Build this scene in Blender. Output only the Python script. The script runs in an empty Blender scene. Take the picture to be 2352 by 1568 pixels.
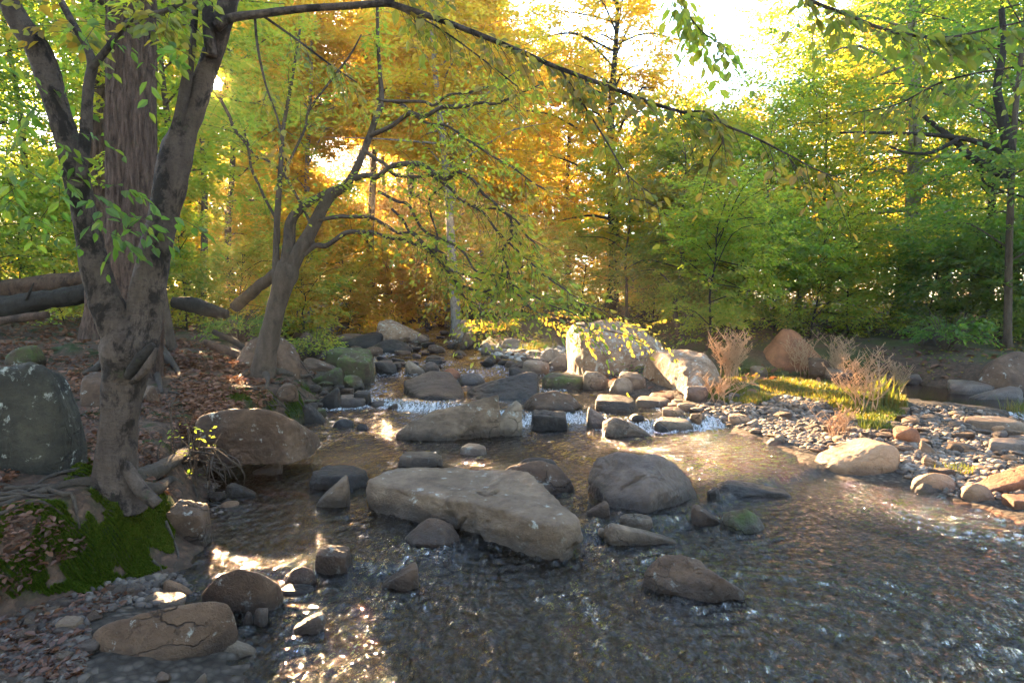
import bpy, bmesh, math, random
import numpy as np
from mathutils import Vector
sc = bpy.context.scene
COL = sc.collection
R = math.radians
PI = math.pi

# ------------------------------------------------------------------ camera, sky, sun, exposure
F = 1437.0                       # focal length in photo pixels (photo measured at 2352 x 1568)
PITCH = R(3.74)
EYE = 1.6
cam_d = bpy.data.cameras.new('camera'); cam = bpy.data.objects.new('camera', cam_d); COL.objects.link(cam)
cam.location = (0, 0, EYE); cam.rotation_euler = (R(90) - PITCH, 0, 0)
cam_d.sensor_width = 36; cam_d.lens = 36 * F / 2352; cam_d.clip_start = 0.05; cam_d.clip_end = 4000
sc.camera = cam
SUN_EL, SUN_AZ = R(17.0), R(-24.7)       # azimuth from +Y towards +X
SUN = np.array([math.sin(SUN_AZ) * math.cos(SUN_EL), math.cos(SUN_AZ) * math.cos(SUN_EL), math.sin(SUN_EL)])
world = bpy.data.worlds.new("World"); sc.world = world; world.use_nodes = True
wn = world.node_tree.nodes; wl = world.node_tree.links
sky = wn.new('ShaderNodeTexSky'); sky.sky_type = 'NISHITA'; sky.sun_disc = False
sky.sun_elevation = SUN_EL; sky.sun_rotation = SUN_AZ; sky.dust_density = 0.5; sky.air_density = 1.0; sky.ozone_density = 1.0
wl.new(sky.outputs[0], wn['Background'].inputs[0]); wn['Background'].inputs[1].default_value = 0.085
sl = bpy.data.lights.new('sun', 'SUN'); sl.energy = 5.0; sl.angle = R(0.6); sl.color = (1.0, 0.65, 0.34)
so = bpy.data.objects.new('sun', sl); COL.objects.link(so)
so.rotation_euler = Vector((-SUN[0], -SUN[1], -SUN[2])).to_track_quat('-Z', 'Y').to_euler()
sc.view_settings.view_transform = 'Standard'; sc.view_settings.look = 'None'
sc.view_settings.exposure = 4.15; sc.view_settings.gamma = 1
sc.view_settings.use_curve_mapping = False
sc.render.engine = 'CYCLES'
cy = sc.cycles
cy.max_bounces = 9; cy.diffuse_bounces = 7; cy.glossy_bounces = 2; cy.transmission_bounces = 3; cy.transparent_max_bounces = 6; cy.volume_bounces = 0
cy.sample_clamp_indirect = 4.0; cy.sample_clamp_direct = 0.0; cy.caustics_reflective = False; cy.caustics_refractive = False
cy.use_denoising = True

# ------------------------------------------------------------------ pixel <-> world
CP, SP = math.cos(PITCH), math.sin(PITCH)
def ray(px, py):
    a = (px - 1176) / F; b = (784 - py) / F
    return np.array([a, CP + b * SP, -SP + b * CP])
def at(px, py, Y):
    d = ray(px, py); t = Y / d[1]
    return np.array([0, 0, EYE]) + d * t
def onz(px, py, z):
    d = ray(px, py); t = (z - EYE) / min(d[2], -1e-3)
    return np.array([0, 0, EYE]) + d * t
def proj(P):
    P = np.asarray(P, float).reshape(-1, 3) - np.array([0, 0, EYE])
    dep = np.maximum(P[:, 1] * CP - P[:, 2] * SP, 0.05)
    up = P[:, 1] * SP + P[:, 2] * CP
    return 1176 + F * P[:, 0] / dep, 784 - F * up / dep, dep

# ------------------------------------------------------------------ numpy noise
_G = np.array([[1,1,0],[-1,1,0],[1,-1,0],[-1,-1,0],[1,0,1],[-1,0,1],[1,0,-1],[-1,0,-1],[0,1,1],[0,-1,1],[0,1,-1],[0,-1,-1],[1,1,0],[-1,1,0],[0,-1,1],[0,-1,-1]], float)
_perm = np.random.RandomState(7).permutation(1024)
def perlin(p):
    p = np.asarray(p, float); i = np.floor(p).astype(np.int64); f = p - i
    u = f * f * f * (f * (f * 6 - 15) + 10)
    out = 0
    for cx in (0, 1):
        hx = _perm[(i[:, 0] + cx) & 1023]; wx = u[:, 0] if cx else 1 - u[:, 0]
        for cy_ in (0, 1):
            hy = _perm[(hx + i[:, 1] + cy_) & 1023]; wy = u[:, 1] if cy_ else 1 - u[:, 1]
            for cz in (0, 1):
                h = _perm[(hy + i[:, 2] + cz) & 1023] & 15; wz = u[:, 2] if cz else 1 - u[:, 2]
                g = _G[h]
                out = out + wx * wy * wz * (g[:, 0] * (f[:, 0] - cx) + g[:, 1] * (f[:, 1] - cy_) + g[:, 2] * (f[:, 2] - cz))
    return out
def fbm(p, oct=4, gain=0.5):
    p = np.asarray(p, float); a = 1.0; s = 0
    for k in range(oct):
        s = s + a * perlin(p + 17.3 * k); p = p * 2.03; a *= gain
    return s
def ss(t):
    t = np.clip(t, 0, 1); return t * t * (3 - 2 * t)

# ------------------------------------------------------------------ object helpers
def mesh_np(name, V, polys, mats=(), smooth=True, parent=None, attrs=None, loc=None):
    """polys: list of (n,k) int arrays"""
    me = bpy.data.meshes.new(name)
    V = np.asarray(V, np.float64)
    if loc is not None: V = V - np.asarray(loc)
    if isinstance(polys, np.ndarray): polys = [polys]
    polys = [p for p in polys if len(p)]
    if not polys: print('EMPTY', name, parent.get('label') if parent else '')
    me.vertices.add(len(V)); me.vertices.foreach_set('co', V.astype(np.float32).ravel())
    nl = sum(p.size for p in polys); npol = sum(len(p) for p in polys)
    me.loops.add(nl); me.polygons.add(npol)
    me.loops.foreach_set('vertex_index', np.concatenate([p.ravel() for p in polys]).astype(np.int32))
    sizes = np.concatenate([np.full(len(p), p.shape[1]) for p in polys])
    me.polygons.foreach_set('loop_start', np.concatenate([[0], np.cumsum(sizes)[:-1]]).astype(np.int32))
    me.update(calc_edges=True)
    if smooth: me.shade_smooth()
    else: me.shade_flat()
    for m in (mats if isinstance(mats, (list, tuple)) else [mats]): me.materials.append(m)
    for k, v in (attrs or {}).items():
        a = me.attributes.new(k, 'FLOAT', 'POINT'); a.data.foreach_set('value', np.asarray(v, np.float32).ravel())
    o = bpy.data.objects.new(name, me); COL.objects.link(o)
    if loc is not None: o.location = tuple(float(c) for c in loc)
    if parent is not None: o.parent = parent
    return o
def tag(o, label=None, cat=None, group=None, kind=None):
    if label: o['label'] = label
    if cat: o['category'] = cat
    if group: o['group'] = group
    if kind: o['kind'] = kind
    return o
def thing(name, label, cat, loc, group=None):
    o = bpy.data.objects.new(name, None); COL.objects.link(o); o.location = tuple(float(c) for c in loc)
    o.empty_display_size = 0.2
    return tag(o, label, cat, group)
def child(name, V, polys, mat, root, smooth=True, attrs=None):
    o = mesh_np(name, np.asarray(V) - np.array(root.location), polys, mat, smooth, root, attrs)
    return o

class Geo:
    """collects vertices and faces for one mesh"""
    def __init__(s): s.V = []; s.P = {}; s.n = 0
    def add(s, V, polys):
        if isinstance(polys, np.ndarray): polys = [polys]
        for p in polys:
            if len(p): s.P.setdefault(p.shape[1], []).append(p + s.n)
        s.V.append(V); s.n += len(V)
    def get(s):
        return np.concatenate(s.V), [np.concatenate(v) for v in s.P.values()]

def spline(pts, n):
    """Catmull-Rom through pts (k,d) -> (n,d)"""
    P = np.asarray(pts, float)
    if len(P) == 2: return P[0] + (P[1] - P[0]) * np.linspace(0, 1, n)[:, None]
    Q = np.vstack([2 * P[0] - P[1], P, 2 * P[-1] - P[-2]])
    L = np.concatenate([[0], np.cumsum(np.linalg.norm(np.diff(P[:, :3], axis=0), axis=1) + 1e-9)]); L /= L[-1]
    t = np.linspace(0, 1, n); k = np.clip(np.searchsorted(L, t, side='right') - 1, 0, len(P) - 2)
    u = ((t - L[k]) / (L[k + 1] - L[k]))[:, None]
    a, b, c, d = Q[k], Q[k + 1], Q[k + 2], Q[k + 3]
    return 0.5 * (2 * b + (c - a) * u + (2 * a - 5 * b + 4 * c - d) * u * u + (3 * b - a - 3 * c + d) * u ** 3)
def tube(pts, rad, seg=8, n=None, bump=0.0, freq=3.0, ridge=None, cap=True, seed=0):
    """pts (k,3), rad (k) -> V, polys"""
    PR = np.column_stack([np.asarray(pts, float), np.asarray(rad, float)])
    n = n or max(4, len(PR) * 4)
    S = spline(PR, n); C = S[:, :3]; r = np.maximum(S[:, 3], 1e-4)
    T = np.gradient(C, axis=0); T /= np.linalg.norm(T, axis=1)[:, None] + 1e-12
    ref = np.array([0.0, 1.0, 0.0]) if abs(T[0, 1]) < 0.8 else np.array([1.0, 0, 0])
    A = np.empty_like(C); a = np.cross(T[0], ref); a /= np.linalg.norm(a); A[0] = a
    for k in range(1, n):
        a = a - T[k] * np.dot(a, T[k]); a /= np.linalg.norm(a) + 1e-12; A[k] = a
    B = np.cross(T, A)
    th = np.linspace(0, 2 * PI, seg, endpoint=False)
    off = A[:, None, :] * np.cos(th)[None, :, None] + B[:, None, :] * np.sin(th)[None, :, None]
    rr = np.repeat(r[:, None], seg, 1)
    V0 = (C[:, None, :] + off * rr[:, :, None]).reshape(-1, 3)
    if bump: rr = rr * (1 + bump * fbm(V0 * freq + seed * 3.1, 3).reshape(n, seg))
    if ridge is not None: rr = rr + ridge(V0, np.repeat(np.linspace(0, 1, n), seg), np.tile(th, n)).reshape(n, seg)
    V = (C[:, None, :] + off * rr[:, :, None]).reshape(-1, 3)
    i = np.arange(n - 1)[:, None] * seg; j = np.arange(seg)[None, :]; j2 = (j + 1) % seg
    Q = np.stack([i + j, i + j2, i + seg + j2, i + seg + j], -1).reshape(-1, 4)
    polys = [Q]
    if cap:
        V = np.vstack([V, C[0], C[-1]]); c0, c1 = n * seg, n * seg + 1
        jj = np.arange(seg); j2 = (jj + 1) % seg
        polys.append(np.concatenate([np.stack([np.full(seg, c0), j2, jj], -1), np.stack([np.full(seg, c1), (n - 1) * seg + jj, (n - 1) * seg + j2], -1)]))
    return V, polys

# ------------------------------------------------------------------ materials
class NT:
    def __init__(s, name):
        s.m = bpy.data.materials.new(name); s.m.use_nodes = True; s.t = s.m.node_tree; s.n = s.t.nodes; s.l = s.t.links
        s.n.clear(); s.out = s.n.new('ShaderNodeOutputMaterial')
    def node(s, typ, **kw):
        nd = s.n.new(typ)
        for k, v in kw.items():
            if k == 'inp':
                for a, b in v.items():
                    if hasattr(b, 'is_linked') or isinstance(b, bpy.types.NodeSocket): s.l.new(b, nd.inputs[a])
                    else: nd.inputs[a].default_value = b
            else: setattr(nd, k, v)
        return nd
    def noise(s, vec, scale, detail=5, rough=0.6, dist=0.0):
        return s.node('ShaderNodeTexNoise', inp={'Vector': vec, 'Scale': scale, 'Detail': detail, 'Roughness': rough, 'Distortion': dist}).outputs[0]
    def ramp(s, fac, stops, interp='LINEAR'):
        nd = s.node('ShaderNodeValToRGB'); s.l.new(fac, nd.inputs[0]); cr = nd.color_ramp; cr.interpolation = interp
        while len(cr.elements) < len(stops): cr.elements.new(0.5)
        for e, (p, c) in zip(cr.elements, stops):
            e.position = p; e.color = (*c, 1) if len(c) == 3 else c
        return nd.outputs[0]
    def val(s, fac, a, b, c=0.0, d=1.0):
        nd = s.node('ShaderNodeMapRange', inp={0: fac, 1: a, 2: b, 3: c, 4: d}); nd.clamp = True; return nd.outputs[0]
    def mix(s, fac, a, b, mode='MIX'):
        nd = s.node('ShaderNodeMix', data_type='RGBA', blend_type=mode)
        for i, v in ((0, fac), (6, a), (7, b)):
            if isinstance(v, bpy.types.NodeSocket): s.l.new(v, nd.inputs[i])
            else: nd.inputs[i].default_value = v if i == 0 else (*v, 1)
        return nd.outputs[2]
    def math(s, op, a, b=0.0):
        nd = s.node('ShaderNodeMath', operation=op)
        for i, v in ((0, a), (1, b)):
            if isinstance(v, bpy.types.NodeSocket): s.l.new(v, nd.inputs[i])
            else: nd.inputs[i].default_value = v
        return nd.outputs[0]
    def obj(s): return s.node('ShaderNodeTexCoord').outputs['Object']
    def pos(s): return s.node('ShaderNodeNewGeometry').outputs['Position']
    def scaled(s, vec, sc_):
        return s.node('ShaderNodeMapping', inp={0: vec, 3: sc_}).outputs[0]
    def attr(s, name): return s.node('ShaderNodeAttribute', attribute_name=name).outputs['Fac']
    def bump(s, h, strength, dist=0.02):
        return s.node('ShaderNodeBump', inp={'Height': h, 'Strength': strength, 'Distance': dist}).outputs[0]
    def principled(s, color, rough=0.8, normal=None, spec=0.3):
        b = s.node('ShaderNodeBsdfPrincipled')
        for k, v in (('Base Color', color), ('Roughness', rough), ('Specular IOR Level', spec)):
            if isinstance(v, bpy.types.NodeSocket): s.l.new(v, b.inputs[k])
            else: b.inputs[k].default_value = (*v, 1) if k == 'Base Color' else v
        if normal is not None: s.l.new(normal, b.inputs['Normal'])
        s.l.new(b.outputs[0], s.out.inputs[0]); return b

def rock_mat(name, dark, mid, light, lichen=0.0, moss=0.0, rough=0.75, wet_shade=0.75):
    t = NT(name); ob = t.obj(); pz = t.node('ShaderNodeSeparateXYZ', inp={0: t.pos()}).outputs[2]
    w = t.node('ShaderNodeVectorMath', operation='ADD', inp={0: ob, 1: t.node('ShaderNodeVectorMath', operation='SCALE', inp={0: (3.1, 7.7, 5.3), 'Scale': t.node('ShaderNodeObjectInfo').outputs['Random']}).outputs[0]}).outputs[0]
    n1 = t.noise(w, 3.0, 6, 0.62, 0.6); n2 = t.noise(w, 17, 6, 0.7); n3 = t.noise(t.scaled(w, (6, 6, 26)), 1.0, 4, 0.6, 1.2); n4 = t.noise(w, 95, 4, 0.7)
    c = t.ramp(n1, [(0.28, dark), (0.5, mid), (0.72, light)])
    c = t.mix(t.val(n2, 0.42, 0.72, 0, 0.55), c, dark)
    c = t.mix(t.val(n3, 0.5, 0.75, 0, 0.35), c, light)
    c = t.mix(t.val(n4, 0.55, 0.75, 0, 0.4), c, tuple(x * 0.45 for x in dark))
    if lichen:
        v = t.noise(w, 9, 7, 0.72, 0.3)
        c = t.mix(t.val(v, 0.6 - 0.1 * lichen, 0.68 - 0.1 * lichen, 0, 0.75), c, (0.44, 0.45, 0.40))
    nz = t.node('ShaderNodeSeparateXYZ', inp={0: t.node('ShaderNodeNewGeometry').outputs['Normal']}).outputs[2]
    if moss:
        mv = t.math('MULTIPLY', t.val(t.noise(w, 5, 6, 0.7), 0.5 - 0.15 * moss, 0.62 - 0.12 * moss), t.val(nz, -0.4, 0.5))
        c = t.mix(mv, c, t.ramp(n2, [(0.3, (0.03, 0.05, 0.01)), (0.7, (0.09, 0.12, 0.02))]))
    # splashed band just above the water, widened to paint shade on lower flanks
    wet = t.val(t.math('ADD', t.math('SUBTRACT', pz, t.attr('wline')), t.math('MULTIPLY', t.math('SUBTRACT', n1, 0.5), 0.16)), 0.03, 0.12, 1, 0)
    wet = t.math('MULTIPLY', wet, wet_shade)
    c = t.mix(wet, c, tuple(x * 0.4 for x in dark))  # darkens the splashed band and paints shade on the lower flanks
    h = t.math('ADD', t.math('MULTIPLY', n2, 0.9), t.math('MULTIPLY', n4, 0.35))
    rg = t.val(wet, 0, 1, rough, 0.22)
    crk = t.node('ShaderNodeTexVoronoi', feature='DISTANCE_TO_EDGE', inp={'Vector': t.node('ShaderNodeVectorMath', operation='ADD', inp={0: t.scaled(w, (1, 1, 2.2)), 1: t.node('ShaderNodeVectorMath', operation='SCALE', inp={0: t.node('ShaderNodeTexNoise', inp={'Vector': w, 'Scale': 4.0, 'Detail': 4.0}).outputs[1], 'Scale': 0.5}).outputs[0]}).outputs[0], 'Scale': 2.6}).outputs[0]
    cm = t.math('MULTIPLY', t.val(crk, 0.0, 0.022, 1, 0), t.val(t.noise(w, 1.4, 2), 0.54, 0.64))
    c = t.mix(t.math('MULTIPLY', cm, 0.75), c, tuple(x * 0.3 for x in dark)); h = t.math('SUBTRACT', h, t.math('MULTIPLY', cm, 0.7))
    t.principled(c, rg, t.bump(h, 1.0, 0.03), 0.35)
    return t.m

RM = {
 'grey':   rock_mat('grey_stone', (0.0625, 0.0406, 0.0249), (0.1564, 0.1052, 0.0677), (0.2749, 0.1937, 0.1285), 0.05),
 'dark':   rock_mat('dark_stone', (0.0135, 0.0095, 0.0074), (0.0325, 0.0227, 0.0171), (0.0677, 0.0487, 0.0355), 0, 0, 0.5, 0.8),
 'brown':  rock_mat('brown_stone', (0.0432, 0.0236, 0.0141), (0.1006, 0.0584, 0.0343), (0.1713, 0.1063, 0.0646), 0.05),
 'pale':   rock_mat('pale_stone', (0.1071, 0.0738, 0.0484), (0.2306, 0.1682, 0.1154), (0.3459, 0.2604, 0.1824), 0.2),
 'tan':    rock_mat('tan_stone', (0.2009, 0.1098, 0.0571), (0.3636, 0.2080, 0.1116), (0.4593, 0.2820, 0.1635), 0),
 'rust':   rock_mat('rust_stone', (0.1052, 0.0374, 0.0173), (0.2296, 0.0875, 0.0389), (0.3444, 0.1490, 0.0666), 0),
 'mossy':  rock_mat('mossy_stone', (0.0243, 0.0164, 0.0098), (0.0610, 0.0423, 0.0251), (0.1151, 0.0821, 0.0515), 0.2, 0.35),
 'purple': rock_mat('slate_stone', (0.0507, 0.0345, 0.0272), (0.1217, 0.0862, 0.0659), (0.2045, 0.1507, 0.1151), 0, 0, 0.55),
 'lichen': rock_mat('lichen_stone', (0.1123, 0.0620, 0.0347), (0.2434, 0.1502, 0.0905), (0.3931, 0.2802, 0.1895), 0.6),
 'green':  rock_mat('green_grey_stone', (0.0108, 0.0108, 0.0079), (0.0257, 0.0234, 0.0171), (0.0610, 0.0543, 0.0367), 0.1, 0.0),
}
def bark_mat(name, base, light, dark, stain=0.5, vscale=0.35, sc_=12, bumps=0.6):
    t = NT(name); ob = t.obj(); v = t.scaled(ob, (1, 1, vscale))
    n1 = t.noise(v, sc_, 6, 0.65, 0.4); n2 = t.noise(t.scaled(ob, (1, 1, 0.7)), 4.6, 7, 0.72, 0.3); n3 = t.noise(t.scaled(ob, (1, 1, 3.0)), sc_ * 1.6, 5, 0.75); n5 = t.noise(ob, 70, 4, 0.7)
    c = t.ramp(n1, [(0.3, base), (0.7, light)])
    c = t.mix(t.val(n3, 0.55, 0.75, 0, 0.5), c, tuple(x * 0.6 for x in base))
    c = t.mix(t.val(n5, 0.5, 0.72, 0, 0.5), c, tuple(x * 0.5 for x in base))
    c = t.mix(t.val(n2, 0.62 - 0.16 * stain, 0.68 - 0.16 * stain, 0, 0.85), c, dark)
    c = t.mix(t.val(t.noise(ob, 8, 5, 0.7), 0.62, 0.72, 0, 0.5), c, (0.05, 0.075, 0.03))
    t.principled(c, 0.85, t.bump(t.math('ADD', t.math('ADD', n1, n3), t.math('MULTIPLY', n5, 0.6)), min(1, bumps * 1.5), 0.025), 0.2); return t.m
BK = {
 'smooth': bark_mat('smooth_grey_bark', (0.05, 0.036, 0.029), (0.115, 0.087, 0.070), (0.010, 0.008, 0.007), 0.72),
 'ridged': bark_mat('ridged_brown_bark', (0.032, 0.019, 0.014), (0.175, 0.112, 0.084), (0.03, 0.02, 0.016), 0.25, 0.2, 24, 1.0),
 'brown':  bark_mat('brown_bark', (0.055, 0.039, 0.028), (0.12, 0.09, 0.068), (0.045, 0.035, 0.028), 0.4),
 'grey':   bark_mat('grey_bark', (0.16, 0.135, 0.115), (0.30, 0.26, 0.225), (0.06, 0.05, 0.042), 0.45),
 'dark':   bark_mat('dark_bark', (0.018, 0.015, 0.013), (0.042, 0.035, 0.029), (0.011, 0.010, 0.009), 0.3),
 'rot':    bark_mat('rotten_wood', (0.045, 0.026, 0.018), (0.13, 0.08, 0.056), (0.03, 0.02, 0.016), 0.5, 0.3, 14, 1.0),
 'dry':    bark_mat('dry_stalk', (0.36, 0.22, 0.13), (0.56, 0.39, 0.25), (0.26, 0.15, 0.09), 0.2),
 'root':   bark_mat('root_bark', (0.045, 0.034, 0.026), (0.095, 0.075, 0.058), (0.04, 0.033, 0.028), 0.4),
}
def leaf_mat(name, refl, trans, tw=0.55, gloss=0.025):
    """refl, trans: lists of 3 colours along the per-leaf random value"""
    t = NT(name); g = t.node('ShaderNodeNewGeometry').outputs['Random Per Island']
    big = t.noise(t.pos(), 0.55, 3, 0.6)
    f = t.math('ADD', t.math('MULTIPLY', g, 0.6), t.math('SUBTRACT', t.math('MULTIPLY', big, 1.6), 0.55))
    st = [0.05, 0.5, 0.95]
    cr = t.ramp(f, list(zip(st, refl))); ct = t.ramp(f, list(zip(st, trans)))
    d = t.node('ShaderNodeBsdfDiffuse', inp={0: cr}); tr = t.node('ShaderNodeBsdfTranslucent', inp={0: ct})
    m = t.node('ShaderNodeMixShader', inp={0: tw, 1: d.outputs[0], 2: tr.outputs[0]})
    gl = t.node('ShaderNodeBsdfGlossy', inp={0: (1, 1, 1, 1), 'Roughness': 0.42})
    m2 = t.node('ShaderNodeMixShader', inp={0: gloss, 1: m.outputs[0], 2: gl.outputs[0]})
    t.l.new(m2.outputs[0], t.out.inputs[0]); return t.m
LM = {
 'gold':  leaf_mat('golden_leaves', [(0.06, 0.10, 0.014), (0.11, 0.115, 0.016), (0.15, 0.10, 0.014)], [(0.74, 0.72, 0.05), (0.97, 0.68, 0.048), (0.98, 0.49, 0.04)], 0.7),
 'mixed': leaf_mat('yellow_green_leaves', [(0.05, 0.105, 0.016), (0.085, 0.12, 0.018), (0.14, 0.11, 0.015)], [(0.36, 0.60, 0.045), (0.62, 0.66, 0.05), (0.90, 0.56, 0.045)], 0.66),
 'green': leaf_mat('green_leaves', [(0.052, 0.105, 0.015), (0.075, 0.12, 0.017), (0.12, 0.12, 0.018)], [(0.32, 0.54, 0.045), (0.48, 0.62, 0.045), (0.76, 0.62, 0.045)], 0.64),
 'deep':  leaf_mat('dark_green_leaves', [(0.024, 0.062, 0.014), (0.036, 0.082, 0.016), (0.055, 0.095, 0.017)], [(0.15, 0.34, 0.035), (0.24, 0.42, 0.04), (0.42, 0.46, 0.04)]),
 'lime':  leaf_mat('fresh_yellow_green_leaves', [(0.06, 0.10, 0.02), (0.10, 0.12, 0.02), (0.17, 0.12, 0.018)], [(0.22, 0.34, 0.04), (0.42, 0.40, 0.04), (0.65, 0.38, 0.04)]),
 'grass': leaf_mat('grass_blades', [(0.035, 0.07, 0.012), (0.07, 0.09, 0.014), (0.15, 0.10, 0.02)], [(0.10, 0.19, 0.02), (0.20, 0.23, 0.02), (0.42, 0.25, 0.03)], 0.4),
 'moss':  leaf_mat('moss_tufts', [(0.022, 0.042, 0.006), (0.045, 0.075, 0.008), (0.10, 0.10, 0.014)], [(0.06, 0.12, 0.01), (0.12, 0.19, 0.012), (0.18, 0.19, 0.02)], 0.3, 0.0),
 'far': leaf_mat('far_golden_leaves', [(0.06, 0.075, 0.012), (0.09, 0.07, 0.012), (0.12, 0.065, 0.01)], [(0.13, 0.10, 0.008), (0.17, 0.10, 0.008), (0.20, 0.088, 0.007)], 0.5),
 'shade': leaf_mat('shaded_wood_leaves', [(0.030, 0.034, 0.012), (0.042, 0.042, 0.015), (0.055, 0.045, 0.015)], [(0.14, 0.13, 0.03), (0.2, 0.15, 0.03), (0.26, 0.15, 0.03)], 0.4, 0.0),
 'litter': leaf_mat('dry_leaves', [(0.035, 0.015, 0.009), (0.10, 0.044, 0.025), (0.20, 0.10, 0.058)], [(0.12, 0.05, 0.02), (0.2, 0.08, 0.03), (0.26, 0.12, 0.05)], 0.2, 0.03),
 'fern':  leaf_mat('ground_plants', [(0.03, 0.07, 0.014), (0.055, 0.09, 0.016), (0.10, 0.10, 0.018)], [(0.1, 0.2, 0.02), (0.2, 0.25, 0.02), (0.4, 0.22, 0.03)], 0.45),
}
# ------------------------------------------------------------------ water level and ground shape
def zpix(py): return float(np.interp(py, [700, 740, 800, 860, 930, 1000, 1200, 1300], [.6, .5, .34, .25, .14, .07, .05, 0]))
def wpts(pts): return np.array([onz(x, y, zpix(y))[:2] for x, y in pts])
STEPS = []
for pts, h, w in (
    ([(-400, 1420), (300, 1400), (640, 1345), (930, 1332), (1120, 1262), (1380, 1238), (1610, 1190), (1720, 1120), (2352, 1000)], 0.05, 0.22),
    ([(-400, 940), (600, 935), (720, 925), (860, 915), (930, 925), (1060, 935), (1200, 965), (1330, 955), (1400, 985), (1500, 985), (1600, 975), (1720, 962), (2352, 960)], 0.10, 0.28),
    ([(-400, 870), (600, 870), (870, 850), (1060, 845), (1250, 850), (1330, 800), (1500, 790), (2352, 770)], 0.08, 0.7),
    ([(-400, 790), (600, 790), (760, 785), (900, 782), (1100, 780), (2352, 760)], 0.10, 1.2)):
    w2 = wpts(pts); STEPS.append((w2[:, 0] / w2[:, 1], w2[:, 1], h, w))
def zw(x, y):
    x = np.asarray(x, float); y = np.asarray(y, float)
    a = x / np.maximum(y, 0.5); z = np.zeros_like(y)
    for A, Y, h, w in STEPS:
        z = z + h * ss((y - np.interp(a, A, Y)) / w)
    return z + 0.006 * np.clip(y - 18, 0, 30)
def foamf(x, y):
    a = x / np.maximum(y, 0.5); f = 0
    for (A, Y, h, w), k in zip(STEPS, (0.12, 1.0, 0.7, 0.5)):
        s = (y - np.interp(a, A, Y)) / w
        f = f + k * np.exp(-(np.where(s < .2, s - .2, (s - .2) * .8) / 1.25) ** 2)
    return f
L_, B_, K_ = 0, 1, 2      # what lies beyond an edge: left bank, gravel bar, far bank
MAIN = [(1500, 1900, L_), (700, 1800, L_), (570, 1560, L_), (480, 1440, L_), (440, 1370, L_), (425, 1310, L_), (470, 1235, L_), (490, 1170, L_), (500, 1100, L_), (470, 1045, L_), (560, 1000, L_), (680, 965, L_), (735, 930, L_),
        (730, 893, L_), (790, 870, L_), (850, 868, L_), (855, 850, L_), (770, 805, L_), (735, 785, L_), (745, 757, L_), (820, 744, K_), (950, 741, K_), (1060, 746, K_), (1050, 765, K_), (1095, 790, B_), (1160, 812, B_),
        (1290, 832, B_), (1300, 872, B_), (1470, 905, B_), (1580, 935, B_), (1680, 975, B_), (1800, 1030, B_), (1870, 1072, B_), (2070, 1105, B_), (2200, 1142, B_), (2352, 1185, B_), (2700, 1260, B_), (3400, 1500, B_), (3300, 1900, L_)]
SIDE = [(1640, 850, K_), (1700, 843, K_), (1760, 846, K_), (1900, 846, K_), (2050, 862, K_), (2120, 872, K_), (2230, 893, K_), (2352, 905, K_), (2900, 925, B_), (2900, 1010, B_), (2500, 972, B_), (2352, 955, B_), (2200, 925, B_),
        (2090, 912, B_), (2000, 886, B_), (1880, 866, B_), (1740, 862, B_), (1640, 858, B_)]
def loop(pts):
    return np.array([onz(x, y, zpix(y))[:2] for x, y, l in pts]), np.array([l for *_, l in pts])
LOOPS = [loop(MAIN), loop(SIDE)]
BANK = np.array([onz(x, y, z)[:2] for x, y, z in ((-900, 1700, .1), (-300, 1490, .1), (0, 1425, .1), (180, 1362, .1), (285, 1335, .1), (385, 1280, .1), (400, 1205, .1), (425, 1140, .1), (445, 1060, .12), (560, 1005, .14), (690, 950, .16), (715, 885, .2), (690, 850, .25), (600, 800, .34), (700, 760, .45), (560, 735, .6))] + [np.array([-60, 60]), np.array([-60, -5])])
def seg_dist(x, y, P, closed=True):
    Q = np.roll(P, -1, 0) if closed else P[1:]
    P0 = P if closed else P[:-1]
    D = []
    for a, b in zip(P0, Q):
        d = b - a; t = np.clip(((x - a[0]) * d[0] + (y - a[1]) * d[1]) / (d @ d + 1e-12), 0, 1)
        D.append(np.hypot(x - a[0] - t * d[0], y - a[1] - t * d[1]))
    return D
def inside(x, y, P):
    c = np.zeros(x.shape, bool)
    for a, b in zip(P, np.roll(P, -1, 0)):
        m = ((a[1] > y) != (b[1] > y)) & (x < (b[0] - a[0]) * (y - a[1]) / (b[1] - a[1] + 1e-12) + a[0]); c ^= m
    return c
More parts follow.
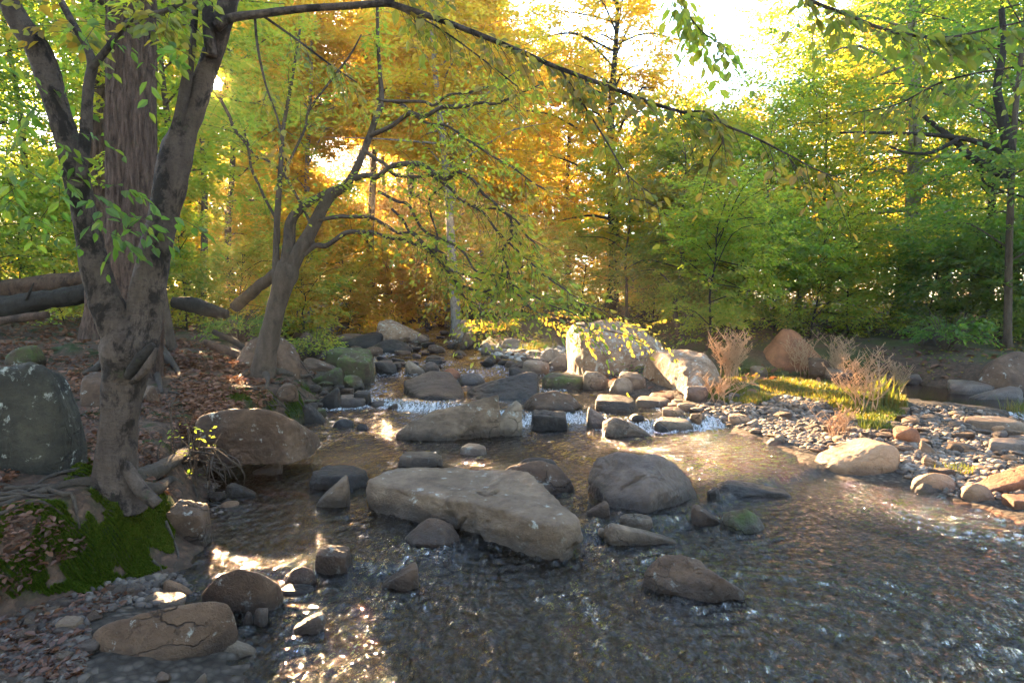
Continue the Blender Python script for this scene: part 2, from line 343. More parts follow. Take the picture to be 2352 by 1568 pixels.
def ground(x, y, full=False):
    x = np.atleast_1d(np.asarray(x, float)); y = np.atleast_1d(np.asarray(y, float))
    q = np.stack([x, y, np.zeros_like(x)], -1)
    xw = x + 0.16 * fbm(q * 1.3, 3); yw = y + 0.16 * fbm(q * 1.3 + 50, 3)
    dl = [np.full(x.shape, 1e3) for _ in range(3)]; ins = np.zeros(x.shape, bool)
    for P, lab in LOOPS:
        for l, d in zip(lab, seg_dist(xw, yw, P)): dl[l] = np.minimum(dl[l], d)
        ins |= inside(xw, yw, P)
    d = np.minimum(np.minimum(dl[0], dl[1]), dl[2])
    bank_in = inside(xw, yw, BANK); db = np.minimum.reduce(seg_dist(xw, yw, BANK)); db = np.where(bank_in, db, -db)
    n = fbm(q * 0.7 + 9, 4)
    far = np.clip(y - 14, 0, 30) / 30
    hl = 0.02 + 0.07 * ss(d / 0.5) + 0.36 * ss((db + 0.12) / 0.38) + 0.11 * np.clip(db, 0, 5.5) + 0.02 * np.clip(db - 5.5, 0, 20) + 0.06 * n
    hb = 0.015 + 0.10 * ss(d / 1.3) + 0.03 * n * ss(d / .3) + 0.03 * np.clip(d - 3, 0, 6)
    hk = 0.03 + 0.26 * ss(d / 0.7) + 0.125 * np.clip(d, 0, 6.5) + 0.02 * np.clip(d - 6.5, 0, 30) + 0.10 * n * ss(d)
    w = [1 / (k + 0.12) ** 4 for k in dl]; W = w[0] + w[1] + w[2]
    h = (w[0] * hl + w[1] * hb + w[2] * hk) / W
    base = zw(x, y)
    z = np.where(ins, base - 0.03 - 0.22 * ss(d / 0.9) + 0.05 * fbm(q * 2.1 + 3, 3), base + h)
    cap = 1.45 + 0.25 * n + 0.012 * np.clip(np.hypot(x, y) - 40, 0, 400)
    z = np.where(ins, z, np.minimum(z, cap))
    z = z + 0.012 * fbm(q * 9, 2)
    if full: return z, ins, d, [a / W for a in w], db
    return z
def surf(x, y):
    return np.maximum(ground(x, y), np.where(True, zw(np.atleast_1d(x), np.atleast_1d(y)), 0))
def gfast(x, y):
    """ground height read back from the ground sheet (bilinear)"""
    x = np.atleast_1d(np.asarray(x, float)); y = np.atleast_1d(np.asarray(y, float))
    r = np.log(np.maximum(np.hypot(x, y + 3.0), 2.6) / 2.6) / math.log(900 / 2.6) * 519; a = (np.arctan2(x, y + 3.0) / R(82) + 1) / 2 * 459
    i = np.clip(r.astype(int), 0, 518); j = np.clip(a.astype(int), 0, 458); u = np.clip(r - i, 0, 1); v = np.clip(a - j, 0, 1)
    Z = gz.reshape(520, 460)
    return Z[i, j] * (1 - u) * (1 - v) + Z[i + 1, j] * u * (1 - v) + Z[i, j + 1] * (1 - u) * v + Z[i + 1, j + 1] * u * v
_tt = np.exp(np.linspace(math.log(1.5), math.log(120), 900))
def hits(pxs, pys, water=True):
    """the points of ground (or water) seen at photo pixels"""
    out = []
    for c in range(0, len(pxs), 400):
        d = np.array([ray(x, y) for x, y in zip(pxs[c:c + 400], pys[c:c + 400])])
        X = d[:, None] * _tt[None, :, None] + np.array([0, 0, EYE])
        g = gfast(X[..., 0].ravel(), X[..., 1].ravel())
        if water: g = np.maximum(g, zw(X[..., 0].ravel(), X[..., 1].ravel()))
        g = g.reshape(X.shape[:2]); b = X[..., 2] <= g; k = np.argmax(b, 1); k = np.where(b.any(1), k, len(_tt) - 1)
        P = X[np.arange(len(d)), k]; P[:, 2] = g[np.arange(len(d)), k]; out.append(P)
    return np.concatenate(out)
def hit(px, py, water=True): return hits([px], [py], water)[0]

def polar(r0, r1, nr, na, amax, oy=-3.0):
    r = np.exp(np.linspace(math.log(r0), math.log(r1), nr)); a = np.linspace(-amax, amax, na)
    X = r[:, None] * np.sin(a)[None]; Y = oy + r[:, None] * np.cos(a)[None]
    i = np.arange(nr - 1)[:, None] * na; j = np.arange(na - 1)[None]
    Q = np.stack([i + j, i + j + 1, i + na + j + 1, i + na + j], -1).reshape(-1, 4)
    return X.ravel(), Y.ravel(), Q
def inpoly_px(px, py, pts):
    return inside(px, py, np.array(pts, float))

# ground sheet
gx, gy, gq = polar(2.6, 900, 520, 460, R(82))
gz, gin, gd, gw, gdb = ground(gx, gy, True)
gpx, gpy, _ = proj(np.stack([gx, gy, gz], -1))
q = np.stack([gx, gy, 0 * gx], -1)
nz1 = fbm(q * 1.7 + 31, 4); nz2 = fbm(q * 0.6 + 77, 3)
near = (gy > 1) & (gy < 40)
m_bed = gin.astype(float) * ss((zw(gx, gy) - gz) / 0.05)
m_gravel = np.clip(gw[1] * 1.4, 0, 1) * (~gin) + np.clip(gw[0], 0, 1) * (1 - ss((gdb + 0.25) / 0.2)) * (~gin)
lowgrass = near & inpoly_px(gpx, gpy, [(1590, 870), (1680, 850), (1800, 850), (1930, 862), (2080, 890), (2085, 960), (2000, 985), (1930, 965), (1900, 930), (1800, 905), (1740, 930), (1660, 925), (1600, 905)])
m_sunred = near & inpoly_px(gpx, gpy, [(1450, 985), (1620, 975), (1760, 1020), (1850, 1080), (1800, 1110), (1600, 1060), (1480, 1020)]) | near & inpoly_px(gpx, gpy, [(2120, 1140), (2352, 1180), (2500, 1230), (2500, 1290), (2300, 1240)])
m_sunred = ss((m_sunred * 1.0 + .8 * nz1 - .3) / .4)  # orange-red sunlight painted into the colour of the stream bed
m_grass = ss((lowgrass * 1.0 + 0.5 * nz1 - 0.35) / 0.3) + gw[2] * ss((nz2 + 0.12) / 0.3) * (gx > -2) * 0.9
mossreg = near & (inpoly_px(gpx, gpy, [(0, 1170), (160, 1140), (225, 1120), (370, 1115), (400, 1200), (395, 1300), (290, 1340), (180, 1375), (0, 1445), (-300, 1500), (-300, 1250)]) | inpoly_px(gpx, gpy, [(570, 920), (640, 885), (690, 875), (725, 900), (720, 960), (640, 965)]) | inpoly_px(gpx, gpy, [(470, 890), (570, 890), (600, 930), (500, 920)]) | inpoly_px(gpx, gpy, [(150, 1060), (240, 1040), (230, 1110), (150, 1110)]))
mossn = fbm(q * 2.6 + 31, 4) + 0.35 * fbm(q * 8 + 3, 2)
m_moss = ss((mossreg * 1.0 + 2.4 * mossn - 0.62) / 0.3) * ss((gdb + 0.06) / 0.1)
gz = gz + m_moss * (0.085 * np.abs(fbm(q * 3.6 + 5, 3)) + 0.03 * fbm(q * 11, 2))
t = NT('forest_ground'); ob = t.pos()
n1 = t.noise(ob, 2.2, 6, 0.65); n2 = t.noise(ob, 22, 6, 0.75); n3 = t.noise(ob, 60, 4, 0.7)
vo = t.node('ShaderNodeTexVoronoi', inp={'Vector': ob, 'Scale': 21.0, 'Randomness': 1.0}); vo2 = t.node('ShaderNodeTexVoronoi', inp={'Vector': ob, 'Scale': 24.0})
lit = t.mix(t.val(n2, .35, .65), t.ramp(vo2.outputs['Color'], [(0.1, (0.05, 0.03, 0.02)), (0.9, (0.15, 0.085, 0.055))]), (0.045, 0.032, 0.022))
grav = t.mix(t.val(vo.outputs['Distance'], 0.25, 0.6, 0, 0.8), t.ramp(vo.outputs['Color'], [(0.1, (0.045, 0.036, 0.028)), (0.9, (0.13, 0.107, 0.085))]), (0.026, 0.021, 0.016))
bed = t.mix(t.val(vo.outputs['Distance'], 0.2, 0.6, 0, 0.85), t.ramp(t.node('ShaderNodeSeparateColor', inp={0: vo.outputs['Color']}).outputs[0], [(0.0, (0.015, 0.016, 0.006)), (0.35, (0.04, 0.024, 0.011)), (0.65, (0.14, 0.038, 0.014)), (1.0, (0.05, 0.04, 0.026))]), (0.012, 0.014, 0.006))
bed = t.mix(t.val(n1, 0.45, 0.62, 0, 0.85), bed, (0.016, 0.024, 0.007))
gr = t.ramp(n2, [(0.3, (0.025, 0.035, 0.012)), (0.7, (0.06, 0.075, 0.02))])
mo = t.ramp(n3, [(0.3, (0.010, 0.020, 0.004)), (0.7, (0.026, 0.046, 0.007))])
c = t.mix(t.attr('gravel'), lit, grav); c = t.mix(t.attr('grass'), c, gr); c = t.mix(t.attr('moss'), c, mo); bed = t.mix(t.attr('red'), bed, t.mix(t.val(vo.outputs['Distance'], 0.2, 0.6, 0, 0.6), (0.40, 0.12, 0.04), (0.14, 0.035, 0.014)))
c = t.mix(t.attr('bed'), c, bed)
t.principled(c, 0.9, t.bump(t.math('ADD', n2, t.math('MULTIPLY', vo.outputs['Distance'], -0.8)), 0.8, 0.03), 0.2)
go = mesh_np('ground', np.stack([gx, gy, gz], -1), gq, t.m, True, None, dict(bed=m_bed, gravel=m_gravel, grass=np.clip(m_grass, 0, 1), moss=m_moss, red=np.clip(m_sunred, 0, 1)))
tag(go, 'creek bed, leaf covered banks and forest floor', None, None, 'structure')

# ------------------------------------------------------------------ rocks
_ico = {}
def ico(level):
    if level not in _ico:
        bm = bmesh.new(); bmesh.ops.create_icosphere(bm, subdivisions=level, radius=1.0)
        bm.verts.ensure_lookup_table()
        _ico[level] = (np.array([v.co[:] for v in bm.verts]), np.array([[v.index for v in f.verts] for f in bm.faces])); bm.free()
    return _ico[level]
def hull_planes(P):
    bm = bmesh.new()
    for p in P: bm.verts.new(tuple(p))
    bmesh.ops.convex_hull(bm, input=bm.verts[:])
    N = []; O = []
    bm.faces.ensure_lookup_table()
    for f in bm.faces:
        f.normal_update()
        n = np.array(f.normal[:]); o = n @ np.array(f.verts[0].co[:])
        if o < 0: n, o = -n, -o
        if np.linalg.norm(n) > 0.5: N.append(n); O.append(max(o, 0.03))
    bm.free(); return np.array(N), np.array(O)
def radial(D, N, O, p):
    S = np.maximum(D @ N.T, 0) / O[None]
    p = p * 1.7; return (S ** p).sum(1) ** (-1.0 / p)
T_ = {   # rough shapes in a unit box: u right, v away, w up from where it meets water or ground
 'block': [(-1, -.8, .0), (1, -.7, .0), (-.95, -.8, .8), (.9, -.75, .65), (-.8, .8, 1), (.8, .8, .9), (1, .7, .2), (-1, .8, .2)],
 'slab': [(-1, -.5, .1), (-.6, -1, .1), (.5, -1, .05), (1, -.3, .1), (-.9, -.3, .8), (-.4, -.7, .75), (.5, -.7, .6), (.85, 0, .65), (-.6, .8, 1), (.4, 1, .95), (.9, .6, .7)],
 'wedge_l': [(-1, -.5, .1), (-.7, -.9, .1), (1, -.5, .02), (1, .3, .05), (-.85, -.4, .9), (-.6, .3, 1), (-.9, .5, .6), (.5, -.6, .3), (.4, .5, .4), (.9, .0, .15)],
 'wedge_r': [(1, -.5, .1), (.7, -.9, .1), (-1, -.5, .02), (-1, .3, .05), (.85, -.4, .9), (.6, .3, 1), (.9, .5, .6), (-.5, -.6, .3), (-.4, .5, .4), (-.9, .0, .15)],
 'pyramid': [(-1, -.2, .05), (-.6, -.9, .05), (.6, -.9, .05), (1, -.2, .08), (-.1, .1, 1), (.2, .2, .95), (-.6, .6, .4), (.7, .5, .45), (-.7, -.3, .4)],
 'lens': [(-1, -.1, .15), (1, -.1, .1), (-.5, -.9, .1), (.5, -.9, .1), (-.5, -.2, .85), (.1, 0, 1), (.6, .1, .75), (-.5, .8, .5), (.5, .8, .5)],
 'whiteboulder': [(-1, .5, .05), (-1, .5, .7), (-.78, -.75, .0), (-.72, -.6, .55), (-.86, .1, .92), (-.5, .2, 1), (.1, .2, .98), (.55, .2, .82), (.85, .1, .55), (1, .1, .3), (.9, -.3, .05), (-.2, -.95, .1), (.4, -.9, .1), (.1, -.75, .5), (.6, -.5, .45)],
 'second': [(-1, .95, .0), (-.93, .95, .6), (-.62, .5, .92), (-.36, -.95, .0), (-.30, -.75, .5), (-.2, .3, 1), (.2, .2, .97), (.6, .2, .85), (.95, .2, .6), (1, .1, .2), (.75, -.4, .05), (.6, -.4, .5), (.2, -.6, .6)],
 'egg': [(-1, .05, .2), (-.85, -.55, .15), (-.8, .5, .3), (.2, -.62, .82), (.3, .55, 1), (.75, -.3, .75), (1, 0, .3), (.8, .5, .6), (-.3, -.95, .08), (.5, -.95, .08), (.8, -.6, .2)],
 'leftboulder': [(-1, -.7, .0), (-1, -.8, .9), (-.4, -.75, .93), (.3, -.6, 1), (.62, -.45, .93), (.9, -.3, .55), (1, -.2, .3), (.85, -.6, .05), (.4, -1, .05), (-.4, -1, .05), (-1, .8, .8), (.5, .8, .8), (.9, .6, .2)],
}
RNG = np.random.RandomState(11)
def rock_shape(tmpl, rng, D, p=None):
    if tmpl == 'round':
        n = rng.randn(11, 3); n /= np.linalg.norm(n, axis=1)[:, None]; o = rng.uniform(0.74, 1.0, 11)
        n = np.vstack([n, np.eye(3), -np.eye(3)]); o = np.concatenate([o, np.ones(6)]); p = p or 7
    else:
        P = np.array(T_[tmpl], float); P[:, :2] += rng.uniform(-.1, .1, P[:, :2].shape)
        P = np.clip(P, -1, 1)
        low = P[P[:, 2] < 0.35].copy(); low[:, 2] = -0.7; P = np.vstack([P, low, [[0, .7, -.7], [-.6, .5, -.7], [.6, .5, -.7]]])
        P[:, 2] -= 0.2; n, o = hull_planes(P); p = p or 16
    r = radial(D, n, o, p); return D * r[:, None]
WROCKS = []
def roughen(V, C, size, amt, rng, strat=0.0):
    s = rng.uniform(0, 100, 3); d = V - C; L = np.linalg.norm(d, axis=1)[:, None] + 1e-9
    u = V / size
    n = fbm(u * 2.0 + s, 5, 0.55) * amt * 1.35 + np.abs(fbm(u * 5.0 + s + 9, 3)) * -amt * 0.6
    g = u + .3 * np.stack([fbm(u * 1.5 + s + 3, 2), fbm(u * 1.5 + s + 8, 2), fbm(u * 1.5 + s + 5, 2)], -1); n = n - amt * 1.1 * ss(1 - np.abs(perlin(g * np.array([1.1, 1.1, 1.7]) + s)) / .045) * (perlin(u * 1.1 + s + 70) > 0)
    if strat: n = n + strat * amt * np.clip(fbm(u * np.array([1.2, 1.2, 7.0]) + s, 2), -.4, .2)
    return V + d / L * (n * size)[:, None]
def put_rock(name, V, F_, mat, label, zb, group=None, cat=None):
    c = np.array([V[:, 0].mean(), V[:, 1].mean(), zb])
    o = mesh_np(name, V, F_, RM[mat], True, None, dict(wline=np.full(len(V), 0.0)), c)
    if V[:, 1].min() < 14: m_ = np.abs(V[:, 2] - zw(V[:, 0], V[:, 1])) < .06; WROCKS.append((V[m_, 0].mean(), V[m_, 1].mean(), (np.ptp(V[m_, 0]) + np.ptp(V[m_, 1])) / 4)) if m_.sum() > 5 else None
    wl_ = zw(V[:, 0], V[:, 1]); o.data.attributes['wline'].data.foreach_set('value', wl_.astype(np.float32))
    return tag(o, label, cat or name.replace('_', ' ').split()[-1], group)
def fit_rock(name, box, tmpl, mat, label, depth=0.8, p=None, level=4, amt=0.05, strat=0.3, group=None, sink=0.3):
    x0, y0, x1, y1 = box; rng = np.random.RandomState(int(x0 * 7 + y0 * 13) % 99991)
    B = hit((x0 + x1) / 2, y1); zb = B[2]
    D, F_ = ico(level); S = rock_shape(tmpl, rng, D, p)
    if tmpl != 'round': S = S + np.array([0, 0, 0.2])          # w = 0 sits at the base line
    else: S = S * np.array([1, 1, 0.75]) + np.array([0, 0, 0.25])
    S = roughen(S, np.array([0, 0, .1]), 1.0, amt, rng, strat)
    W = (x1 - x0) / F * B[1]; cx = (x0 + x1 - 2352) / 2 / F * B[1]; H = max((y1 - y0) / F * B[1] * 0.75, 0.02); dep = depth * W; Yc = B[1] + dep * 0.45
    for it in range(14):
        V = S * np.array([W / 2, dep / 2, H]) + np.array([cx, Yc, zb])
        m = V[:, 2] > zb - 0.003
        px, py, dd = proj(V[m])
        k = (Yc) / F
        cx += ((x0 + x1) / 2 - (px.min() + px.max()) / 2) * k
        W *= np.clip((x1 - x0) / (px.max() - px.min()), .6, 1.6)
        dyb = onz(1176, y1, zb)[1] - onz(1176, min(py.max(), 1700), zb)[1] if y1 > 720 else 0
        Yc += np.clip(dyb, -.5, .5)
        H += np.clip((py.min() - y0) * k, -.3, .3) * 0.8
        dep = depth * W
        if H < 0.10 * W: H = 0.10 * W; depth *= 0.9
    V = S * np.array([W / 2, dep / 2, H]) + np.array([cx, Yc, zb])
    return put_rock(name, V, F_, mat, label, zb, group)
def hero_rock(name, parts, mat, label, back=0.3, zlow=-0.15, p=14, level=6, amt=0.035, strat=0.4):
    """parts: lists of (px, py, z) of visible corners; a star-shaped union of their rounded hulls"""
    hulls = []
    for pts in parts:
        P = np.array([onz(x, y, z) if y > 760 else at(x, y, 8) for x, y, z in pts])
        low = P.copy(); low[:, 2] = zlow
        bk = P[P[:, 2] > P[:, 2].max() * 0.55].copy(); bk[:, 1] += back; bk[:, 2] = bk[:, 2] * 0.6; bk2 = bk.copy(); bk2[:, 2] = zlow
        hulls.append(np.vstack([P, low, bk, bk2]))
    A = np.vstack(hulls)
    if len(hulls) > 1:
        lo = np.max([h.min(0) for h in hulls], 0); hi = np.min([h.max(0) for h in hulls], 0); C = (lo + hi) / 2
    else: C = (A.min(0) + A.max(0)) / 2
    C[2] = max(zlow + 0.05, np.mean([h[:, 2].max() for h in hulls]) * 0.35)
    sz = (A.max(0) - A.min(0)) / 2
    D, F_ = ico(level); rad = 0
    for h in hulls:
        n, o = hull_planes((h - C) / sz); rad = np.maximum(rad, radial(D, n, o, p))
    V = D * rad[:, None] * sz + C
    V = roughen(V, C, float(np.mean(sz[:2])), amt, np.random.RandomState(len(label)), strat)
    return put_rock(name, V, F_, mat, label, float(max(0, zlow)))
# rocks traced by their visible corners
hero_rock('boulder', [[(832, 1100, .27), (870, 1078, .28), (960, 1066, .28), (1040, 1066, .28), (1130, 1088, .28), (1180, 1080, .29), (1200, 1100, .28), (1180, 1172, .25), (1100, 1142, .26), (980, 1120, .26), (880, 1115, .26), (834, 1160, .07), (930, 1168, .06), (1040, 1178, .05), (1130, 1198, .04)],
                      [(1090, 1085, .28), (1195, 1077, .30), (1262, 1112, .29), (1336, 1188, .19), (1352, 1225, .10), (1290, 1213, .22), (1232, 1198, .23), (1160, 1168, .25), (1180, 1222, .03), (1240, 1257, .0), (1300, 1262, .0), (1345, 1242, .02)]],
          'grey', 'long flat-topped boulder lying across the middle of the stream, its dark side facing us', 0.1, -0.2, 18, 6, .05)
hero_rock('boulder', [[(1342, 1085, .2), (1362, 1050, .33), (1420, 1036, .40), (1500, 1038, .40), (1520, 1048, .37), (1500, 1120, .22), (1360, 1128, .1), (1400, 1166, .05), (1486, 1195, .0), (1612, 1150, .02), (1590, 1098, .12), (1538, 1052, .32), (1560, 1110, .16)]],
          'purple', 'broad smooth dome boulder with a bluish split face, right of the long flat boulder', 0.25, -0.2, 16, 6, .05)
hero_rock('boulder', [[(898, 1000, .08), (930, 975, .2), (1000, 942, .32), (1080, 921, .44), (1149, 903, .54), (1151, 918, .46), (1122, 985, .12), (1050, 1002, .09), (950, 1005, .08)]],
          'grey', 'long tilted slab boulder rising to a pointed end above the mid-stream riffle', 0.3, -0.1, 26, 6, .04)
hero_rock('rock', [[(1467, 1332, .03), (1488, 1308, .1), (1508, 1300, .1), (1525, 1272, .17), (1580, 1284, .14), (1602, 1283, .14), (1660, 1328, .1), (1716, 1362, .02), (1698, 1380, -.01), (1600, 1378, 0), (1540, 1362, .02), (1482, 1342, .01)]],
          'brown', 'low arrowhead-shaped rock alone in the rippling water, nearest rock in mid-stream', 0.1, -0.15, 20, 6, .05)
hero_rock('boulder', [[(921, 900, .16), (965, 916, .15), (1040, 918, .15), (1067, 912, .15), (1066, 895, .22), (924, 876, .3), (985, 851, .44), (1035, 853, .42), (1000, 900, .24)]],
          'dark', 'dark pyramid-shaped boulder standing behind the long tilted slab', 0.5, 0.0, 22, 5, .03)
hero_rock('boulder', [[(1070, 897, .2), (1076, 905, .17), (1112, 919, .15), (1236, 917, .15), (1241, 862, .44), (1222, 849, .52), (1180, 859, .47), (1130, 873, .38), (1090, 886, .28)]],
          'dark', 'black block of rock sloping down to the left, right of the dark pyramid boulder', 0.5, 0.0, 22, 5, .035)
hero_rock('boulder', [[(436, 965, .5), (470, 943, .62), (530, 931, .68), (600, 932, .68), (660, 952, .6), (702, 985, .42), (722, 1001, .34), (705, 1009, .3), (640, 1022, .25), (560, 1034, .24), (480, 1022, .3), (440, 998, .4)]],
          'brown', 'pointed brown boulder jutting from the left bank over a black pool', 0.5, 0.14, 14, 6, .035)
hero_rock('boulder', [[(215, 1440, .2), (300, 1405, .25), (380, 1388, .27), (450, 1373, .28), (515, 1364, .28), (547, 1392, .22), (550, 1440, .1), (520, 1482, .03), (440, 1532, .0), (350, 1557, 0), (270, 1560, 0), (205, 1520, .05), (192, 1470, .1)]],
          'brown', 'large loaf-shaped boulder nearest to us on the left shore', 0.05, -0.12, 9, 6, .03)
hero_rock('boulder', [[(457, 1360, .08), (500, 1318, .2), (545, 1299, .24), (600, 1312, .22), (638, 1340, .14), (636, 1375, .03), (590, 1400, -.02), (530, 1390, -.02), (470, 1375, .0)]],
          'brown', 'rounded dark boulder touching the loaf-shaped one, below the sun glint', 0.1, -0.15, 10, 5, .03)
_ = fit_rock
